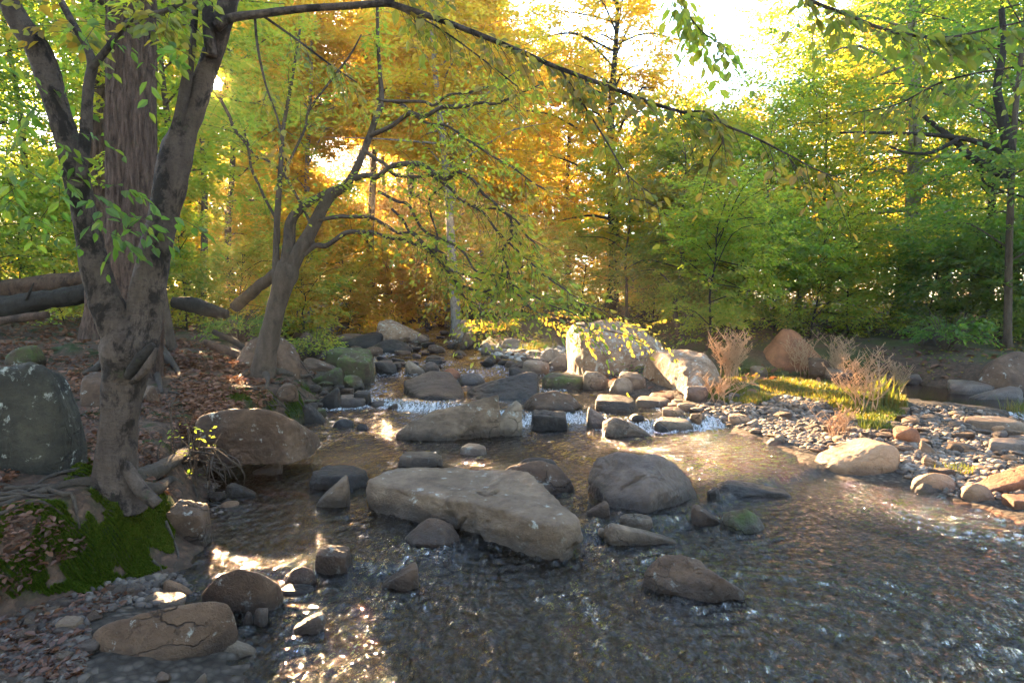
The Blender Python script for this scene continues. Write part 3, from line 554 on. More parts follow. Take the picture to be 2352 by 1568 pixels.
ROCKS = [
 ('boulder', (1300, 735, 1534, 858), 'whiteboulder', 'lichen', 'largest pale lichened boulder, on the far side of the stream', .85, 12, 5, .04),
 ('boulder', (1472, 802, 1662, 906), 'second', 'lichen', 'pale boulder with a sunlit orange left face, beside the largest pale boulder', 1.5, 14, 5, .04),
 ('boulder', (-90, 831, 201, 1092), 'leftboulder', 'green', 'huge dark green-grey boulder cut off by the left border, left of the forked tree', .8, 12, 6, .035),
 ('boulder', (1869, 1005, 2068, 1090), 'egg', 'tan', 'smooth tan egg-shaped boulder at the water edge of the gravel bar', .7, 6, 5, .025),
 ('boulder', (2241, 1066, 2430, 1136), 'wedge_r', 'rust', 'large orange slab cut off by the right border above the red-lit water', .7, 9, 5, .03),
 ('boulder', (2241, 806, 2430, 905), 'lens', 'brown', 'big grey-brown boulder at the right border behind the side pool', .7, 9, 5, .03),
 ('boulder', (1742, 755, 1895, 843), 'pyramid', 'rust', 'reddish pointed boulder standing in the back pool behind the dry weeds', .7, 10, 5, .03),
 ('boulder', (772, 809, 861, 878), 'block', 'mossy', 'upright squarish boulder with pale lichen edge, on the left side of the upper stream', .7, 22, 5, .04),
 ('boulder', (748, 797, 857, 842), 'block', 'mossy', 'long dark block directly behind the squarish lichened boulder', .6, 20, 4, .04),
 ('boulder', (534, 769, 690, 852), 'lens', 'brown', 'big brown boulder behind the leaning forked tree, a split along its base', .7, 10, 5, .04),
 ('boulder', (634, 738, 699, 773), 'lens', 'brown', 'rounded boulder seen just right of the leaning tree trunk', .8, 9, 4, .03),
 ('boulder', (664, 762, 733, 821), 'pyramid', 'brown', 'pointed brown boulder at the left edge of the upper rapids', .8, 18, 4, .04),
 ('rock', (700, 775, 734, 806), 'block', 'brown', 'small brown block against the pointed brown boulder by the upper rapids', .8, 18, 4, .04),
 ('rock', (694, 821, 775, 852), 'wedge_l', 'brown', 'flat brown rock on the bank just left of the squarish lichened boulder', .8, 18, 4, .04),
 ('rock', (707, 844, 789, 882), 'wedge_r', 'mossy', 'dark mossy wedge at the water, below the flat brown rock', .7, 18, 4, .04),
 ('rock', (789, 861, 837, 896), 'round', 'mossy', 'small rounded mossy rock in front of the squarish lichened boulder', .8, 9, 4, .04),
 ('rock', (726, 888, 783, 931), 'wedge_r', 'dark', 'dark grey rock on the left shore beside the mossy bank', .7, 16, 4, .04),
 ('rock', (692, 926, 747, 970), 'wedge_l', 'dark', 'dark pointed rock at the tip of the mossy bank', .7, 16, 4, .04),
 ('rock', (636, 879, 686, 912), 'round', 'brown', 'rounded brown rock resting on green moss of the left bank', .7, 9, 4, .03),
 ('rock', (812, 896, 853, 921), 'block', 'dark', 'black block beside the small waterfall above the first pool', .7, 18, 4, .03),
 ('rock', (770, 905, 840, 932), 'slab', 'purple', 'flat wet slab just left of the small waterfall', .6, 14, 4, .03),
 ('rock', (861, 829, 912, 858), 'round', 'dark', 'small black rounded rock right of the squarish lichened boulder', .8, 9, 4, .03),
 ('rock', (930, 827, 976, 857), 'wedge_l', 'pale', 'pale grey rock in the rapids behind the dark pyramid boulder', .7, 14, 4, .04),
 ('rock', (966, 830, 1010, 856), 'round', 'purple', 'bluish wet rock touching the pale grey one in the rapids', .7, 10, 4, .04),
 ('rock', (1008, 845, 1060, 868), 'lens', 'rust', 'rusty brown rock peeping out behind the dark pyramid boulder', .7, 10, 4, .03),
 ('rock', (1050, 856, 1115, 881), 'lens', 'purple', 'smooth bluish rock between the dark pyramid and the black block', .8, 9, 4, .02),
 ('rock', (1168, 840, 1232, 870), 'wedge_l', 'dark', 'dark rock showing behind the black block', .7, 14, 4, .03),
 ('rock', (750, 762, 881, 799), 'wedge_r', 'dark', 'long dark log-like rock slanting across the upper stream', .35, 14, 4, .05),
 ('rock', (848, 779, 948, 806), 'lens', 'dark', 'low dark rock below the log-like one', .6, 12, 4, .04),
 ('boulder', (862, 733, 986, 783), 'wedge_l', 'lichen', 'pale sloping slab at the head of the upper stream', .7, 14, 4, .03),
 ('boulder', (1038, 733, 1100, 773), 'lens', 'lichen', 'far lichened boulder on the right side of the upper stream', .8, 10, 4, .04),
 ('rock', (1059, 764, 1101, 789), 'round', 'grey', 'rounded grey rock in front of the far lichened boulder', .8, 8, 4, .03),
 ('rock', (1056, 785, 1088, 800), 'round', 'brown', 'small brown rock at the foot of the rounded grey rock upstream', .8, 8, 3, .03),
 ('boulder', (764, 720, 806, 758), 'wedge_l', 'rust', 'far reddish boulder standing on the left of the upper stream', .8, 12, 4, .03),
 ('rock', (716, 745, 770, 770), 'round', 'brown', 'far brown rock in front of the reddish boulder', .8, 10, 4, .03),
 ('rock', (768, 739, 828, 762), 'slab', 'brown', 'far flat brown rock right below the reddish boulder', .7, 12, 4, .03),
 ('rock', (776, 765, 846, 783), 'slab', 'purple', 'flat bluish rock midway up the upper rapids', .6, 12, 4, .03),
 ('boulder', (1121, 919, 1200, 1000), 'wedge_r', 'pale', 'pale leaf-shaped boulder leaning against the raised end of the tilted slab', .55, 14, 5, .03),
 ('rock', (1219, 940, 1305, 988), 'block', 'dark', 'dark craggy rock at the left of the central cascade', .7, 14, 5, .06),
 ('rock', (1202, 897, 1338, 943), 'lens', 'brown', 'flat brown rock with water sliding over it, above the cascade', .7, 12, 5, .03),
 ('rock', (1244, 855, 1350, 891), 'slab', 'mossy', 'flat mossy rock in front of the largest pale boulder', .6, 14, 4, .04),
 ('rock', (1338, 852, 1397, 891), 'slab', 'grey', 'angular grey slab beside the flat mossy rock', .6, 20, 4, .03),
 ('rock', (1400, 866, 1456, 901), 'lens', 'pale', 'smooth pale rock between the two pale boulders', .8, 9, 4, .03),
 ('rock', (1420, 853, 1484, 892), 'slab', 'grey', 'flat grey rock tucked behind the smooth pale one, left of the sunlit boulder', .7, 12, 4, .03),
 ('rock', (1367, 905, 1466, 947), 'slab', 'dark', 'wet black slab above the right of the cascade', .7, 18, 5, .03),
 ('rock', (1347, 933, 1408, 984), 'wedge_l', 'purple', 'purple-grey rock at the right lip of the cascade', .8, 18, 5, .03),
 ('rock', (1382, 957, 1496, 1003), 'wedge_l', 'grey', 'ridged pale grey rock just below the purple-grey one', .6, 14, 5, .05),
 ('rock', (1491, 901, 1550, 923), 'slab', 'rust', 'flat orange rock at the foot of the sunlit boulder', .7, 16, 4, .03),
 ('rock', (1460, 909, 1540, 933), 'slab', 'grey', 'flat grey rock in front of the flat orange rock', .6, 14, 4, .03),
 ('rock', (1505, 957, 1593, 984), 'slab', 'pale', 'flat pale rock lying where the gravel bar meets the riffle', .5, 14, 4, .03),
 ('rock', (1521, 934, 1571, 954), 'slab', 'tan', 'small tan slab above the flat pale rock of the riffle', .6, 14, 4, .03),
 ('rock', (1555, 924, 1598, 942), 'slab', 'tan', 'thin tan slab near the start of the gravel bar', .5, 14, 3, .03),
 ('rock', (1584, 949, 1614, 969), 'round', 'tan', 'small round tan rock right of the flat pale rock of the riffle', .8, 8, 3, .03),
 ('rock', (1502, 967, 1532, 990), 'wedge_l', 'dark', 'small black rock left below the flat pale rock of the riffle', .7, 12, 3, .03),
 ('rock', (1446, 950, 1480, 966), 'round', 'dark', 'small black rock above the ridged pale grey rock', .8, 9, 3, .03),
 ('rock', (1673, 949, 1722, 969), 'slab', 'tan', 'sunlit tan slab at the left end of the gravel bar', .6, 14, 3, .03),
 ('rock', (1708, 963, 1742, 982), 'wedge_r', 'pale', 'pale pointed stone right of the sunlit tan slab', .7, 12, 3, .03),
 ('rock', (1570, 886, 1628, 921), 'round', 'purple', 'grey rock in shade at the right foot of the sunlit boulder', .8, 10, 4, .03),
 ('boulder', (1136, 1057, 1319, 1135), 'lens', 'brown', 'double-humped smooth boulder behind the long flat boulder', .5, 9, 5, .04),
 ('rock', (1180, 1050, 1284, 1088), 'lens', 'dark', 'dark rock showing behind the double-humped boulder', .5, 9, 4, .03),
 ('rock', (1640, 1101, 1816, 1144), 'wedge_l', 'dark', 'long low dark rock in the water between dome boulder and tan egg-shaped boulder', .45, 12, 5, .06),
 ('rock', (1624, 1118, 1655, 1148), 'round', 'dark', 'small dark rock at the left tip of the long low one', .8, 10, 4, .04),
 ('rock', (1586, 1157, 1655, 1206), 'wedge_l', 'brown', 'brown triangular rock below the dome boulder', .7, 16, 4, .03),
 ('rock', (1654, 1168, 1756, 1223), 'lens', 'mossy', 'rounded dark rock with a flat base right of the brown triangular rock', .7, 9, 5, .04),
 ('rock', (1386, 1200, 1553, 1251), 'wedge_l', 'grey', 'log-shaped grey rock below the dome boulder', .3, 10, 5, .03),
 ('stone', (1373, 1211, 1391, 1231), 'round', 'pale', 'small round stone at the left end of the log-shaped rock', .9, 6, 3, .02),
 ('rock', (1423, 1178, 1499, 1208), 'slab', 'grey', 'thin grey slab wedged under the dome boulder', .45, 12, 4, .03),
 ('rock', (1346, 1150, 1401, 1184), 'wedge_r', 'brown', 'small brown wedge at the left foot of the dome boulder', .6, 14, 4, .03),
 ('rock', (930, 1189, 1055, 1253), 'pyramid', 'brown', 'four-sided brown rock in the shadow of the long flat boulder', .75, 16, 5, .03),
 ('rock', (727, 1090, 805, 1165), 'wedge_r', 'grey', 'smooth upright grey rock left of the long flat boulder', .7, 9, 5, .03),
 ('rock', (709, 1067, 847, 1124), 'slab', 'dark', 'flat black rock behind the smooth upright grey rock', .5, 14, 5, .05),
 ('rock', (915, 1036, 1017, 1070), 'slab', 'grey', 'small flat-topped grey block in the pool behind the long flat boulder', .4, 22, 4, .03),
 ('rock', (1057, 1017, 1117, 1043), 'slab', 'pale', 'small pale rock alone in the pool below the tilted slab', .6, 12, 4, .03),
 ('rock', (723, 1250, 808, 1316), 'block', 'brown', 'sparkling brown rock on the lip of the lowest drop', .7, 12, 5, .05),
 ('rock', (659, 1300, 726, 1343), 'lens', 'brown', 'oval brown rock left of the sparkling one on the lowest drop', .7, 9, 4, .03),
 ('rock', (876, 1290, 962, 1352), 'wedge_r', 'brown', 'triangular brown rock beside the lowest small waterfall', .7, 14, 5, .04),
 ('rock', (674, 1403, 747, 1453), 'wedge_r', 'brown', 'brown pointed rock among the glints below the lowest drop', .7, 16, 4, .03),
 ('rock', (640, 1340, 720, 1368), 'slab', 'dark', 'wet black ledge below the oval brown rock', .5, 14, 4, .04),
 ('rock', (316, 1358, 428, 1397), 'slab', 'pale', 'flat pale rock behind the loaf-shaped boulder', .7, 14, 4, .03),
 ('stone', (374, 1330, 440, 1368), 'wedge_l', 'tan', 'oblong light brown stone on top of the shore near the sun glint', .5, 7, 4, .02),
 ('rock', (271, 1337, 337, 1370), 'round', 'purple', 'rounded grey stone left of the oblong light brown stone', .8, 8, 4, .03),
 ('rock', (126, 1412, 194, 1453), 'block', 'grey', 'grey block on the pebbly shore left of the loaf-shaped boulder', .8, 14, 4, .03),
 ('stone', (558, 1403, 581, 1433), 'round', 'purple', 'small oval stone in the water between the two big left shore boulders and the ledge', .8, 7, 3, .02),
 ('stone', (584, 1395, 616, 1434), 'round', 'purple', 'tall oval stone in the water right of the smaller oval stone', .7, 7, 3, .02),
 ('rock', (499, 1463, 588, 1508), 'wedge_l', 'pale', 'pale slanting slab in the water right of the loaf-shaped boulder', .5, 14, 4, .03),
 ('stone', (355, 1540, 393, 1568), 'round', 'brown', 'small brown stone in front of the loaf-shaped boulder', .8, 8, 3, .02),
 ('stone', (444, 1544, 476, 1580), 'wedge_r', 'grey', 'grey stone cut by the bottom border below the loaf-shaped boulder', .8, 8, 3, .02),
 ('rock', (381, 1146, 488, 1246), 'block', 'brown', 'steep-sided brown rock under the mossy tree mound', .7, 14, 5, .03),
 ('stone', (505, 1149, 550, 1166), 'slab', 'tan', 'light tan stone in the dark inlet under the bank', .8, 9, 3, .02),
 ('rock', (517, 1108, 588, 1141), 'wedge_l', 'dark', 'dark blue-grey rock lying in the inlet under the bank', .6, 14, 4, .03),
 ('stone', (475, 1128, 520, 1150), 'round', 'dark', 'dark stone at the head of the inlet', .8, 9, 3, .02),
 ('rock', (580, 1057, 650, 1090), 'wedge_r', 'brown', 'brown leaf-shaped rock in the black pool under the jutting boulder', .5, 14, 4, .03),
 ('rock', (574, 1014, 640, 1042), 'wedge_r', 'brown', 'flat brown rock wedged under the jutting boulder', .6, 14, 4, .03),
 ('rock', (184, 853, 250, 928), 'slab', 'brown', 'flat brown rock between the huge dark boulder and the forked tree', .8, 14, 4, .03),
 ('rock', (10, 793, 108, 842), 'round', 'mossy', 'rounded mossy rock on leaf litter above the huge dark boulder', .8, 8, 4, .03),
 ('rock', (325, 885, 368, 925), 'round', 'brown', 'rounded brown rock peeping out right of the forked tree trunk', .8, 8, 4, .03),
 ('rock', (2051, 977, 2114, 1016), 'round', 'rust', 'smooth reddish egg-shaped rock on the gravel bar', .7, 5, 4, .015),
 ('rock', (2206, 1109, 2286, 1151), 'lens', 'tan', 'round tan rock at the water in front of the large orange slab', .75, 8, 4, .03),
 ('rock', (2300, 1133, 2400, 1170), 'block', 'rust', 'orange angular rock at the right border in the red-lit water', .7, 14, 4, .03),
 ('rock', (2092, 1085, 2198, 1125), 'lens', 'tan', 'long tan rock at the water right of the egg-shaped boulder', .5, 9, 4, .03),
 ('rock', (2101, 1105, 2172, 1136), 'lens', 'grey', 'grey wet rock in the water just below the long tan rock', .6, 9, 4, .03),
 ('rock', (2116, 1047, 2168, 1072), 'wedge_l', 'tan', 'oblong tan stone on the gravel behind the long tan rock', .5, 9, 4, .02),
 ('rock', (2110, 1009, 2151, 1043), 'wedge_l', 'grey', 'tilted grey stone right below the reddish egg-shaped rock', .6, 12, 4, .03),
 ('rock', (2212, 955, 2362, 988), 'slab', 'grey', 'longest flat grey slab on the gravel bar near the right border', .4, 12, 4, .03),
 ('rock', (2265, 972, 2310, 994), 'round', 'tan', 'small domed tan rock in front of the longest flat grey slab', .8, 7, 4, .02),
 ('rock', (2270, 1005, 2380, 1035), 'slab', 'purple', 'dark flat slab at the right border of the gravel bar', .4, 12, 4, .03),
 ('rock', (2176, 871, 2288, 904), 'slab', 'purple', 'flat-topped grey rock in the side pool', .5, 12, 4, .03),
 ('rock', (2226, 886, 2352, 918), 'wedge_r', 'purple', 'sharp-edged grey rock in the side pool in front of the flat-topped one', .45, 18, 4, .03),
 ('rock', (1765, 996, 1803, 1018), 'wedge_r', 'pale', 'pale stone at the water edge of the gravel bar, left of the egg-shaped boulder', .7, 12, 3, .03),
 ('rock', (1722, 839, 1764, 859), 'round', 'grey', 'small grey rock in the back pool below the reddish pointed boulder', .7, 9, 3, .03),
 ('rock', (1856, 820, 1910, 846), 'slab', 'brown', 'flat brown rock at the right foot of the reddish pointed boulder', .7, 14, 4, .03),
 ('rock', (1895, 842, 1960, 862), 'slab', 'grey', 'flat grey rock in the back pool behind the dry weeds', .6, 12, 3, .03),
 ('rock', (2080, 858, 2120, 880), 'round', 'purple', 'small dark rock at the back of the side pool', .7, 9, 3, .03),
 ('rock', (766, 962, 813, 982), 'lens', 'dark', 'small wet black rock left of the tilted slab', .7, 9, 3, .04),
 ('rock', (815, 973, 846, 988), 'lens', 'dark', 'smallest wet black rock nearest the tip of the tilted slab', .7, 9, 3, .04),
 ('rock', (890, 926, 914, 940), 'wedge_r', 'brown', 'small brown rock below the small waterfall', .7, 12, 3, .03),
 ('rock', (846, 918, 890, 934), 'lens', 'purple', 'low wet rock in the white water below the small waterfall', .7, 9, 3, .03),
 ('rock', (1240, 800, 1292, 830), 'lens', 'pale', 'pale rock on the sunny gravel left of the largest pale boulder', .7, 9, 4, .03),
 ('rock', (1200, 826, 1262, 852), 'slab', 'pale', 'flat pale rock at the water left of the largest pale boulder', .6, 12, 4, .03),
 ('rock', (1250, 812, 1306, 846), 'wedge_r', 'pale', 'pale slanting slab against the left foot of the largest pale boulder', .6, 12, 4, .03),
 ('rock', (1105, 786, 1155, 812), 'wedge_l', 'pale', 'sunlit white rock at the far end of the pale gravel', .7, 12, 4, .05),
 ('rock', (1150, 776, 1200, 800), 'lens', 'pale', 'rounded white rock behind the far end of the pale gravel', .7, 9, 4, .05),
 ('rock', (1460, 712, 1500, 728), 'lens', 'dark', 'dark rock on the forest floor behind the largest pale boulder', .8, 9, 3, .03),
 ('rock', (2120, 770, 2180, 795), 'lens', 'dark', 'shaded rock under the trees above the side pool', .8, 9, 3, .03),
]
for r in ROCKS:
    nm, box, tm, mt, lab, dep, p, lev, amt = r
    fit_rock(nm, box, tm, mt, lab, dep, p, lev, amt)

# loose stones of the gravel bar, of the pebbly left shore and of the pale gravel upstream: the larger ones one by one, the rest as gravel
def stone_spots(poly, n, rng, size, ylo):
    poly = np.array(poly, float); lo, hi = poly.min(0), poly.max(0); out = []
    while len(out) < n:
        k = 2 * n; x = rng.uniform(lo[0], hi[0], k); y = rng.uniform(lo[1], hi[1], k)
        m = inside(x, y, poly); out += list(zip(x[m], y[m]))
    return out[:n]
BAR_PX = [(1700, 965), (1760, 935), (1900, 925), (2000, 985), (2090, 935), (2200, 935), (2352, 965), (2352, 1060), (2240, 1090), (2190, 1120), (2080, 1080), (2050, 1010), (1880, 1040), (1790, 1012)]
SHORE_PX = [(-20, 1440), (180, 1372), (300, 1340), (330, 1365), (200, 1430), (190, 1568), (-20, 1568)]
UP_PX = [(1085, 800), (1180, 790), (1295, 800), (1300, 835), (1240, 850), (1150, 822)]
LIP_PX = [(1510, 925), (1600, 930), (1680, 960), (1780, 1010), (1700, 985), (1560, 950)]
protos = []
for k in range(12):
    D, F_ = ico(3); S = rock_shape('round' if k < 8 else ['slab', 'lens', 'wedge_l', 'block'][k - 8], RNG, D, [6, 8, 10][k % 3])
    S = roughen(S, np.zeros(3), 1.0, 0.05, RNG, .3); protos.append((S, F_))
meshes = {}
def loose_stone(px, py, size, rng, lab, group, mats):
    k = rng.randint(12); mt = mats[rng.randint(len(mats))]
    if (k, mt) not in meshes:
        S, F_ = protos[k]; o = mesh_np('stone', S * 0.5, F_, RM[mt], True, None, dict(wline=np.full(len(S), -9.0))); meshes[(k, mt)] = o.data; bpy.data.objects.remove(o)
    P = hit(px, py); o = bpy.data.objects.new('stone', meshes[(k, mt)]); COL.objects.link(o)
    s = np.array([1, rng.uniform(.6, 1.0), rng.uniform(.25, .5)]) * size
    o.scale = tuple(s); o.location = (P[0], P[1] + s[1] * .3, P[2] + s[2] * 0.28); o.rotation_euler = (rng.uniform(-.25, .25), rng.uniform(-.25, .25), rng.uniform(0, 6.28))
    tag(o, lab, 'stone', group)
rng = np.random.RandomState(5)
for (px, py) in stone_spots(BAR_PX, 130, rng, 0, 0): loose_stone(px, py, rng.uniform(.06, .08) * 10 ** rng.uniform(0, .5), rng, 'loose rounded stone among the stones of the gravel bar', 'loose stones of the gravel bar', ['grey', 'purple', 'tan', 'brown', 'brown', 'purple'])
for (px, py) in stone_spots(LIP_PX, 22, rng, 0, 0): loose_stone(px, py, rng.uniform(.08, .2), rng, 'small stone in the riffle before the gravel bar', 'small stones of the riffle', ['grey', 'purple', 'dark', 'tan'])
for (px, py) in stone_spots(SHORE_PX, 46, rng, 0, 0): loose_stone(px, py, rng.uniform(.04, .06) * 10 ** rng.uniform(0, .45), rng, 'pebble-like stone on the dark shore at the lower left', 'stones of the left shore', ['brown', 'grey', 'purple'])
for (px, py) in stone_spots(UP_PX, 30, rng, 0, 0): loose_stone(px, py, rng.uniform(.12, .35), rng, 'pale stone on the sunny gravel upstream of the pale boulders', 'pale stones of the upstream gravel', ['pale', 'grey', 'pale'])
UPSTREAM_PX = [(735, 760), (830, 748), (960, 746), (1050, 765), (1100, 790), (1170, 815), (1280, 838), (1280, 868), (1100, 850), (880, 855), (780, 800)]
for (px, py) in stone_spots(UPSTREAM_PX, 84, rng, 0, 0): loose_stone(px, py, rng.uniform(.12, .20) * 10 ** rng.uniform(0, .5), rng, 'dark stone breaking the water of the upper rapids', 'stones of the upper rapids', ['dark', 'purple', 'brown', 'dark'])
for (px, py) in stone_spots([(690, 905), (740, 885), (800, 875), (860, 880), (800, 900), (740, 945), (700, 975)], 16, rng, 0, 0): loose_stone(px, py, rng.uniform(.12, .3), rng, 'dark stone at the foot of the mossy left shore', 'stones at the foot of the left shore', ['dark', 'mossy', 'brown'])
for (px, py) in stone_spots([(640, 740), (760, 720), (860, 722), (1010, 728), (1010, 742), (820, 742), (700, 765)], 26, rng, 0, 0): loose_stone(px, py, rng.uniform(.25, .7), rng, 'grey-brown stone on the far bank of the upper stream', 'stones of the far bank', ['brown', 'grey', 'mossy'])
def pebble_field(name, label, polys, n, size, mats_cols, rng):
    D, F_ = ico(1); G = Geo(); pts = []
    for poly, m in polys: pts += stone_spots(poly, m, rng, 0, 0)
    P = hits([p[0] for p in pts], [p[1] for p in pts], False); n = len(P)
    s = size[0] * (size[1] / size[0]) ** rng.rand(n); a = rng.rand(n) * 6.28; fl = rng.uniform(.35, .7, n); asp = rng.uniform(.6, 1, n)
    loc = D[None] * (1 + 0.18 * rng.randn(n, len(D), 1)) * np.stack([s, s * asp, s * fl], -1)[:, None]
    V = np.stack([loc[..., 0] * np.cos(a)[:, None] - loc[..., 1] * np.sin(a)[:, None], loc[..., 0] * np.sin(a)[:, None] + loc[..., 1] * np.cos(a)[:, None], loc[..., 2]], -1) + P[:, None] + np.array([0, 0, 0.004])
    Fa = (F_[None] + (np.arange(n) * len(D))[:, None, None]).reshape(-1, 3)
    t = NT(name + '_stone'); g = t.node('ShaderNodeNewGeometry').outputs['Random Per Island']; nn = t.noise(t.pos(), 60, 4, .7)
    c = t.mix(t.val(nn, .4, .7, 0, .5), t.ramp(g, mats_cols), (0.05, 0.042, 0.035)); t.principled(c, 0.75, t.bump(nn, .4, .01), .3)
    return tag(mesh_np(name, V.reshape(-1, 3), Fa, t.m), label, None, None, 'stuff')
WARM = [(0.0, (0.06, 0.048, 0.04)), (0.3, (0.13, 0.105, 0.083)), (0.55, (0.24, 0.165, 0.11)), (0.8, (0.18, 0.155, 0.13)), (1.0, (0.36, 0.30, 0.24))]
pebble_field('gravel', 'grey and tan gravel of the bar', [(BAR_PX, 2600), (LIP_PX, 200), ([(1600, 930), (1680, 905), (1760, 905), (1900, 920), (1860, 1030), (1700, 985)], 900), ([(2060, 1020), (2200, 1060), (2352, 1080), (2352, 1150), (2190, 1140), (2060, 1090)], 500)], 0, (0.014, 0.055), WARM, rng)
pebble_field('shore_gravel', 'dark gravel of the left shore', [(SHORE_PX, 1500), ([(200, 1360), (300, 1330), (420, 1320), (460, 1370), (330, 1400)], 300), ([(470, 1110), (560, 1110), (560, 1160), (490, 1190)], 90)], 0, (0.010, 0.035), [(0, (0.035, 0.026, 0.02)), (0.5, (0.08, 0.062, 0.05)), (1, (0.16, 0.13, 0.105))], rng)
pebble_field('pale_gravel', 'pale gravel upstream', [(UP_PX, 500)], 0, (0.03, 0.10), [(0, (0.2, 0.18, 0.15)), (0.5, (0.36, 0.33, 0.28)), (1, (0.5, 0.46, 0.4))], rng)
pebble_field('wet_gravel', 'reddish gravel caught under the long flat boulder', [([(1040, 1195), (1120, 1205), (1200, 1240), (1180, 1270), (1080, 1240)], 160)], 0, (0.012, 0.03), [(0, (0.08, 0.05, 0.04)), (0.6, (0.25, 0.1, 0.05)), (1, (0.32, 0.2, 0.12))], rng)
# water: gentle steps, current-combed ripples modelled in the sheet, finer ones in its gloss
wx, wy, wq = polar(4.4, 44, 640, 620, R(60))
wz = zw(wx, wy); wg = ground(wx, wy)
a = np.arctan2(wx, np.maximum(wy, .5))
th = R(28) + 0.5 * fbm(np.stack([wx, wy, 0 * wx], -1) * 0.35 + 5, 2)
th = th * ss((wx + 1.2) / 2.2) - R(35) * (1 - ss((wx + 1.2) / 2.2))
u = wx * np.cos(th) + wy * np.sin(th); v = -wx * np.sin(th) + wy * np.cos(th)       # v runs along the current
w1 = np.stack([u * 6.5, v * 2.3, 0 * u], -1); w1 = w1 + 0.5 * np.stack([fbm(w1 * 0.5, 2), fbm(w1 * 0.5 + 40, 2), 0 * u], -1)
fo = foamf(wx, wy)
fo = np.maximum(fo, 0.75 * ss((wy - 6.5) / 2) * ss(fbm(np.stack([wx * 1.4, wy * .55, 0 * wx], -1) + 3, 3) * 1.6 + .35) * (1 - ss((wx - 2.6) / .6)))
calm = ss((wx - 3.2) / 0.5) * ss((wy - 7.5) / 0.5) + ss((-wx - 1.0) / 0.4) * ss((wy - 3.6) / .3) * (1 - ss((wy - 6.2) / .4)) * 0.5
amp = (0.016 + 0.017 * np.clip(fo, 0, 1)) * (1 - 0.85 * np.clip(calm, 0, 1))
rip = np.abs(fbm(w1, 3)) * -1.0 + 0.6 * fbm(w1 * 2.3 + 11, 2)
rip = rip + 0.5 * np.clip(fo, 0, 1) * fbm(np.stack([wx, wy, 0 * wx], -1) * 9, 3)
amp = amp * (0.45 + 0.85 * ss(fbm(np.stack([u * 1.1, v * .5, 0 * u], -1) + 21, 2) * 1.3 + .5))
wk = 0 * wx
for (rx, ry, rr) in WROCKS:                       # rings and a tail of wavelets round every rock that breaks the surface
    m = (np.abs(wx - rx) < rr + .9) & (np.abs(wy - ry) < rr + 1.2); dx = wx[m] - rx; dy = wy[m] - ry; d = np.hypot(dx, dy) - rr
    down = np.clip((-dy * .9 + dx * .35) / (np.hypot(dx, dy) + 1e-6), -1, 1)
    wk[m] += 0.008 * np.exp(-np.abs(d) / (.14 + .22 * ss(down))) * np.sin(d * 62 + 2.5 * fbm(np.stack([dx * 3, dy * 3, 0 * dx + rr], -1), 2)) * (.45 + .55 * np.abs(down))
wz2 = wz + amp * rip + wk * (1 - .8 * np.clip(calm, 0, 1))
keep = (wg < wz + 0.05)
kq = keep[wq].any(1)
t = NT('stream_water'); ob = t.pos()
rot = t.node('ShaderNodeMapping', inp={0: ob, 2: (0, 0, R(-25)), 3: (24, 8, 12)}).outputs[0]
b1 = t.noise(rot, 1.0, 4, 0.65, 0.8); b2 = t.noise(t.scaled(ob, (60, 34, 40)), 1.0, 3, 0.6, 0.6)
bh = t.math('ADD', b1, t.math('MULTIPLY', b2, 0.10))
bn = t.node('ShaderNodeBump', inp={'Height': bh, 'Strength': t.val(t.attr('calm'), 0, 1, 1.0, 0.12), 'Distance': 0.045}).outputs[0]
fr = t.node('ShaderNodeFresnel', inp={'IOR': 1.42, 'Normal': bn}).outputs[0]
tr = t.node('ShaderNodeBsdfTransparent', inp={0: (0.24, 0.185, 0.115, 1)})
gl = t.node('ShaderNodeBsdfGlossy', inp={0: (1, 1, 1, 1), 'Roughness': 0.05, 'Normal': bn})
m1 = t.node('ShaderNodeMixShader', inp={0: fr, 1: tr.outputs[0], 2: gl.outputs[0]})
fm = t.noise(t.scaled(ob, (30, 9, 20)), 1.0, 6, 0.72, 1.2)
fk = t.math('MULTIPLY', t.val(t.math('ADD', fm, t.math('MULTIPLY', t.attr('foam'), 0.36)), 0.76, 0.96), t.val(t.attr('foam'), 0.1, 0.5, 0, 0.8))
df = t.node('ShaderNodeBsdfDiffuse', inp={0: (0.66, 0.68, 0.70, 1)})
m2 = t.node('ShaderNodeMixShader', inp={0: fk, 1: m1.outputs[0], 2: df.outputs[0]})
t.l.new(m2.outputs[0], t.out.inputs[0])
used = np.unique(wq[kq]); remap = -np.ones(len(wx), int); remap[used] = np.arange(len(used))
wo = mesh_np('water', np.stack([wx, wy, wz2], -1)[used], remap[wq[kq]], t.m, True, None, dict(foam=np.clip(fo, 0, 1)[used], calm=np.clip(calm, 0, 1)[used]))
tag(wo, 'shallow brown stream rippling between the rocks', None, None, 'structure')
# ------------------------------------------------------------------ foliage
def unit(v): return v / (np.linalg.norm(v, axis=-1, keepdims=True) + 1e-9)
UP = np.array([0, 0, 1.0])
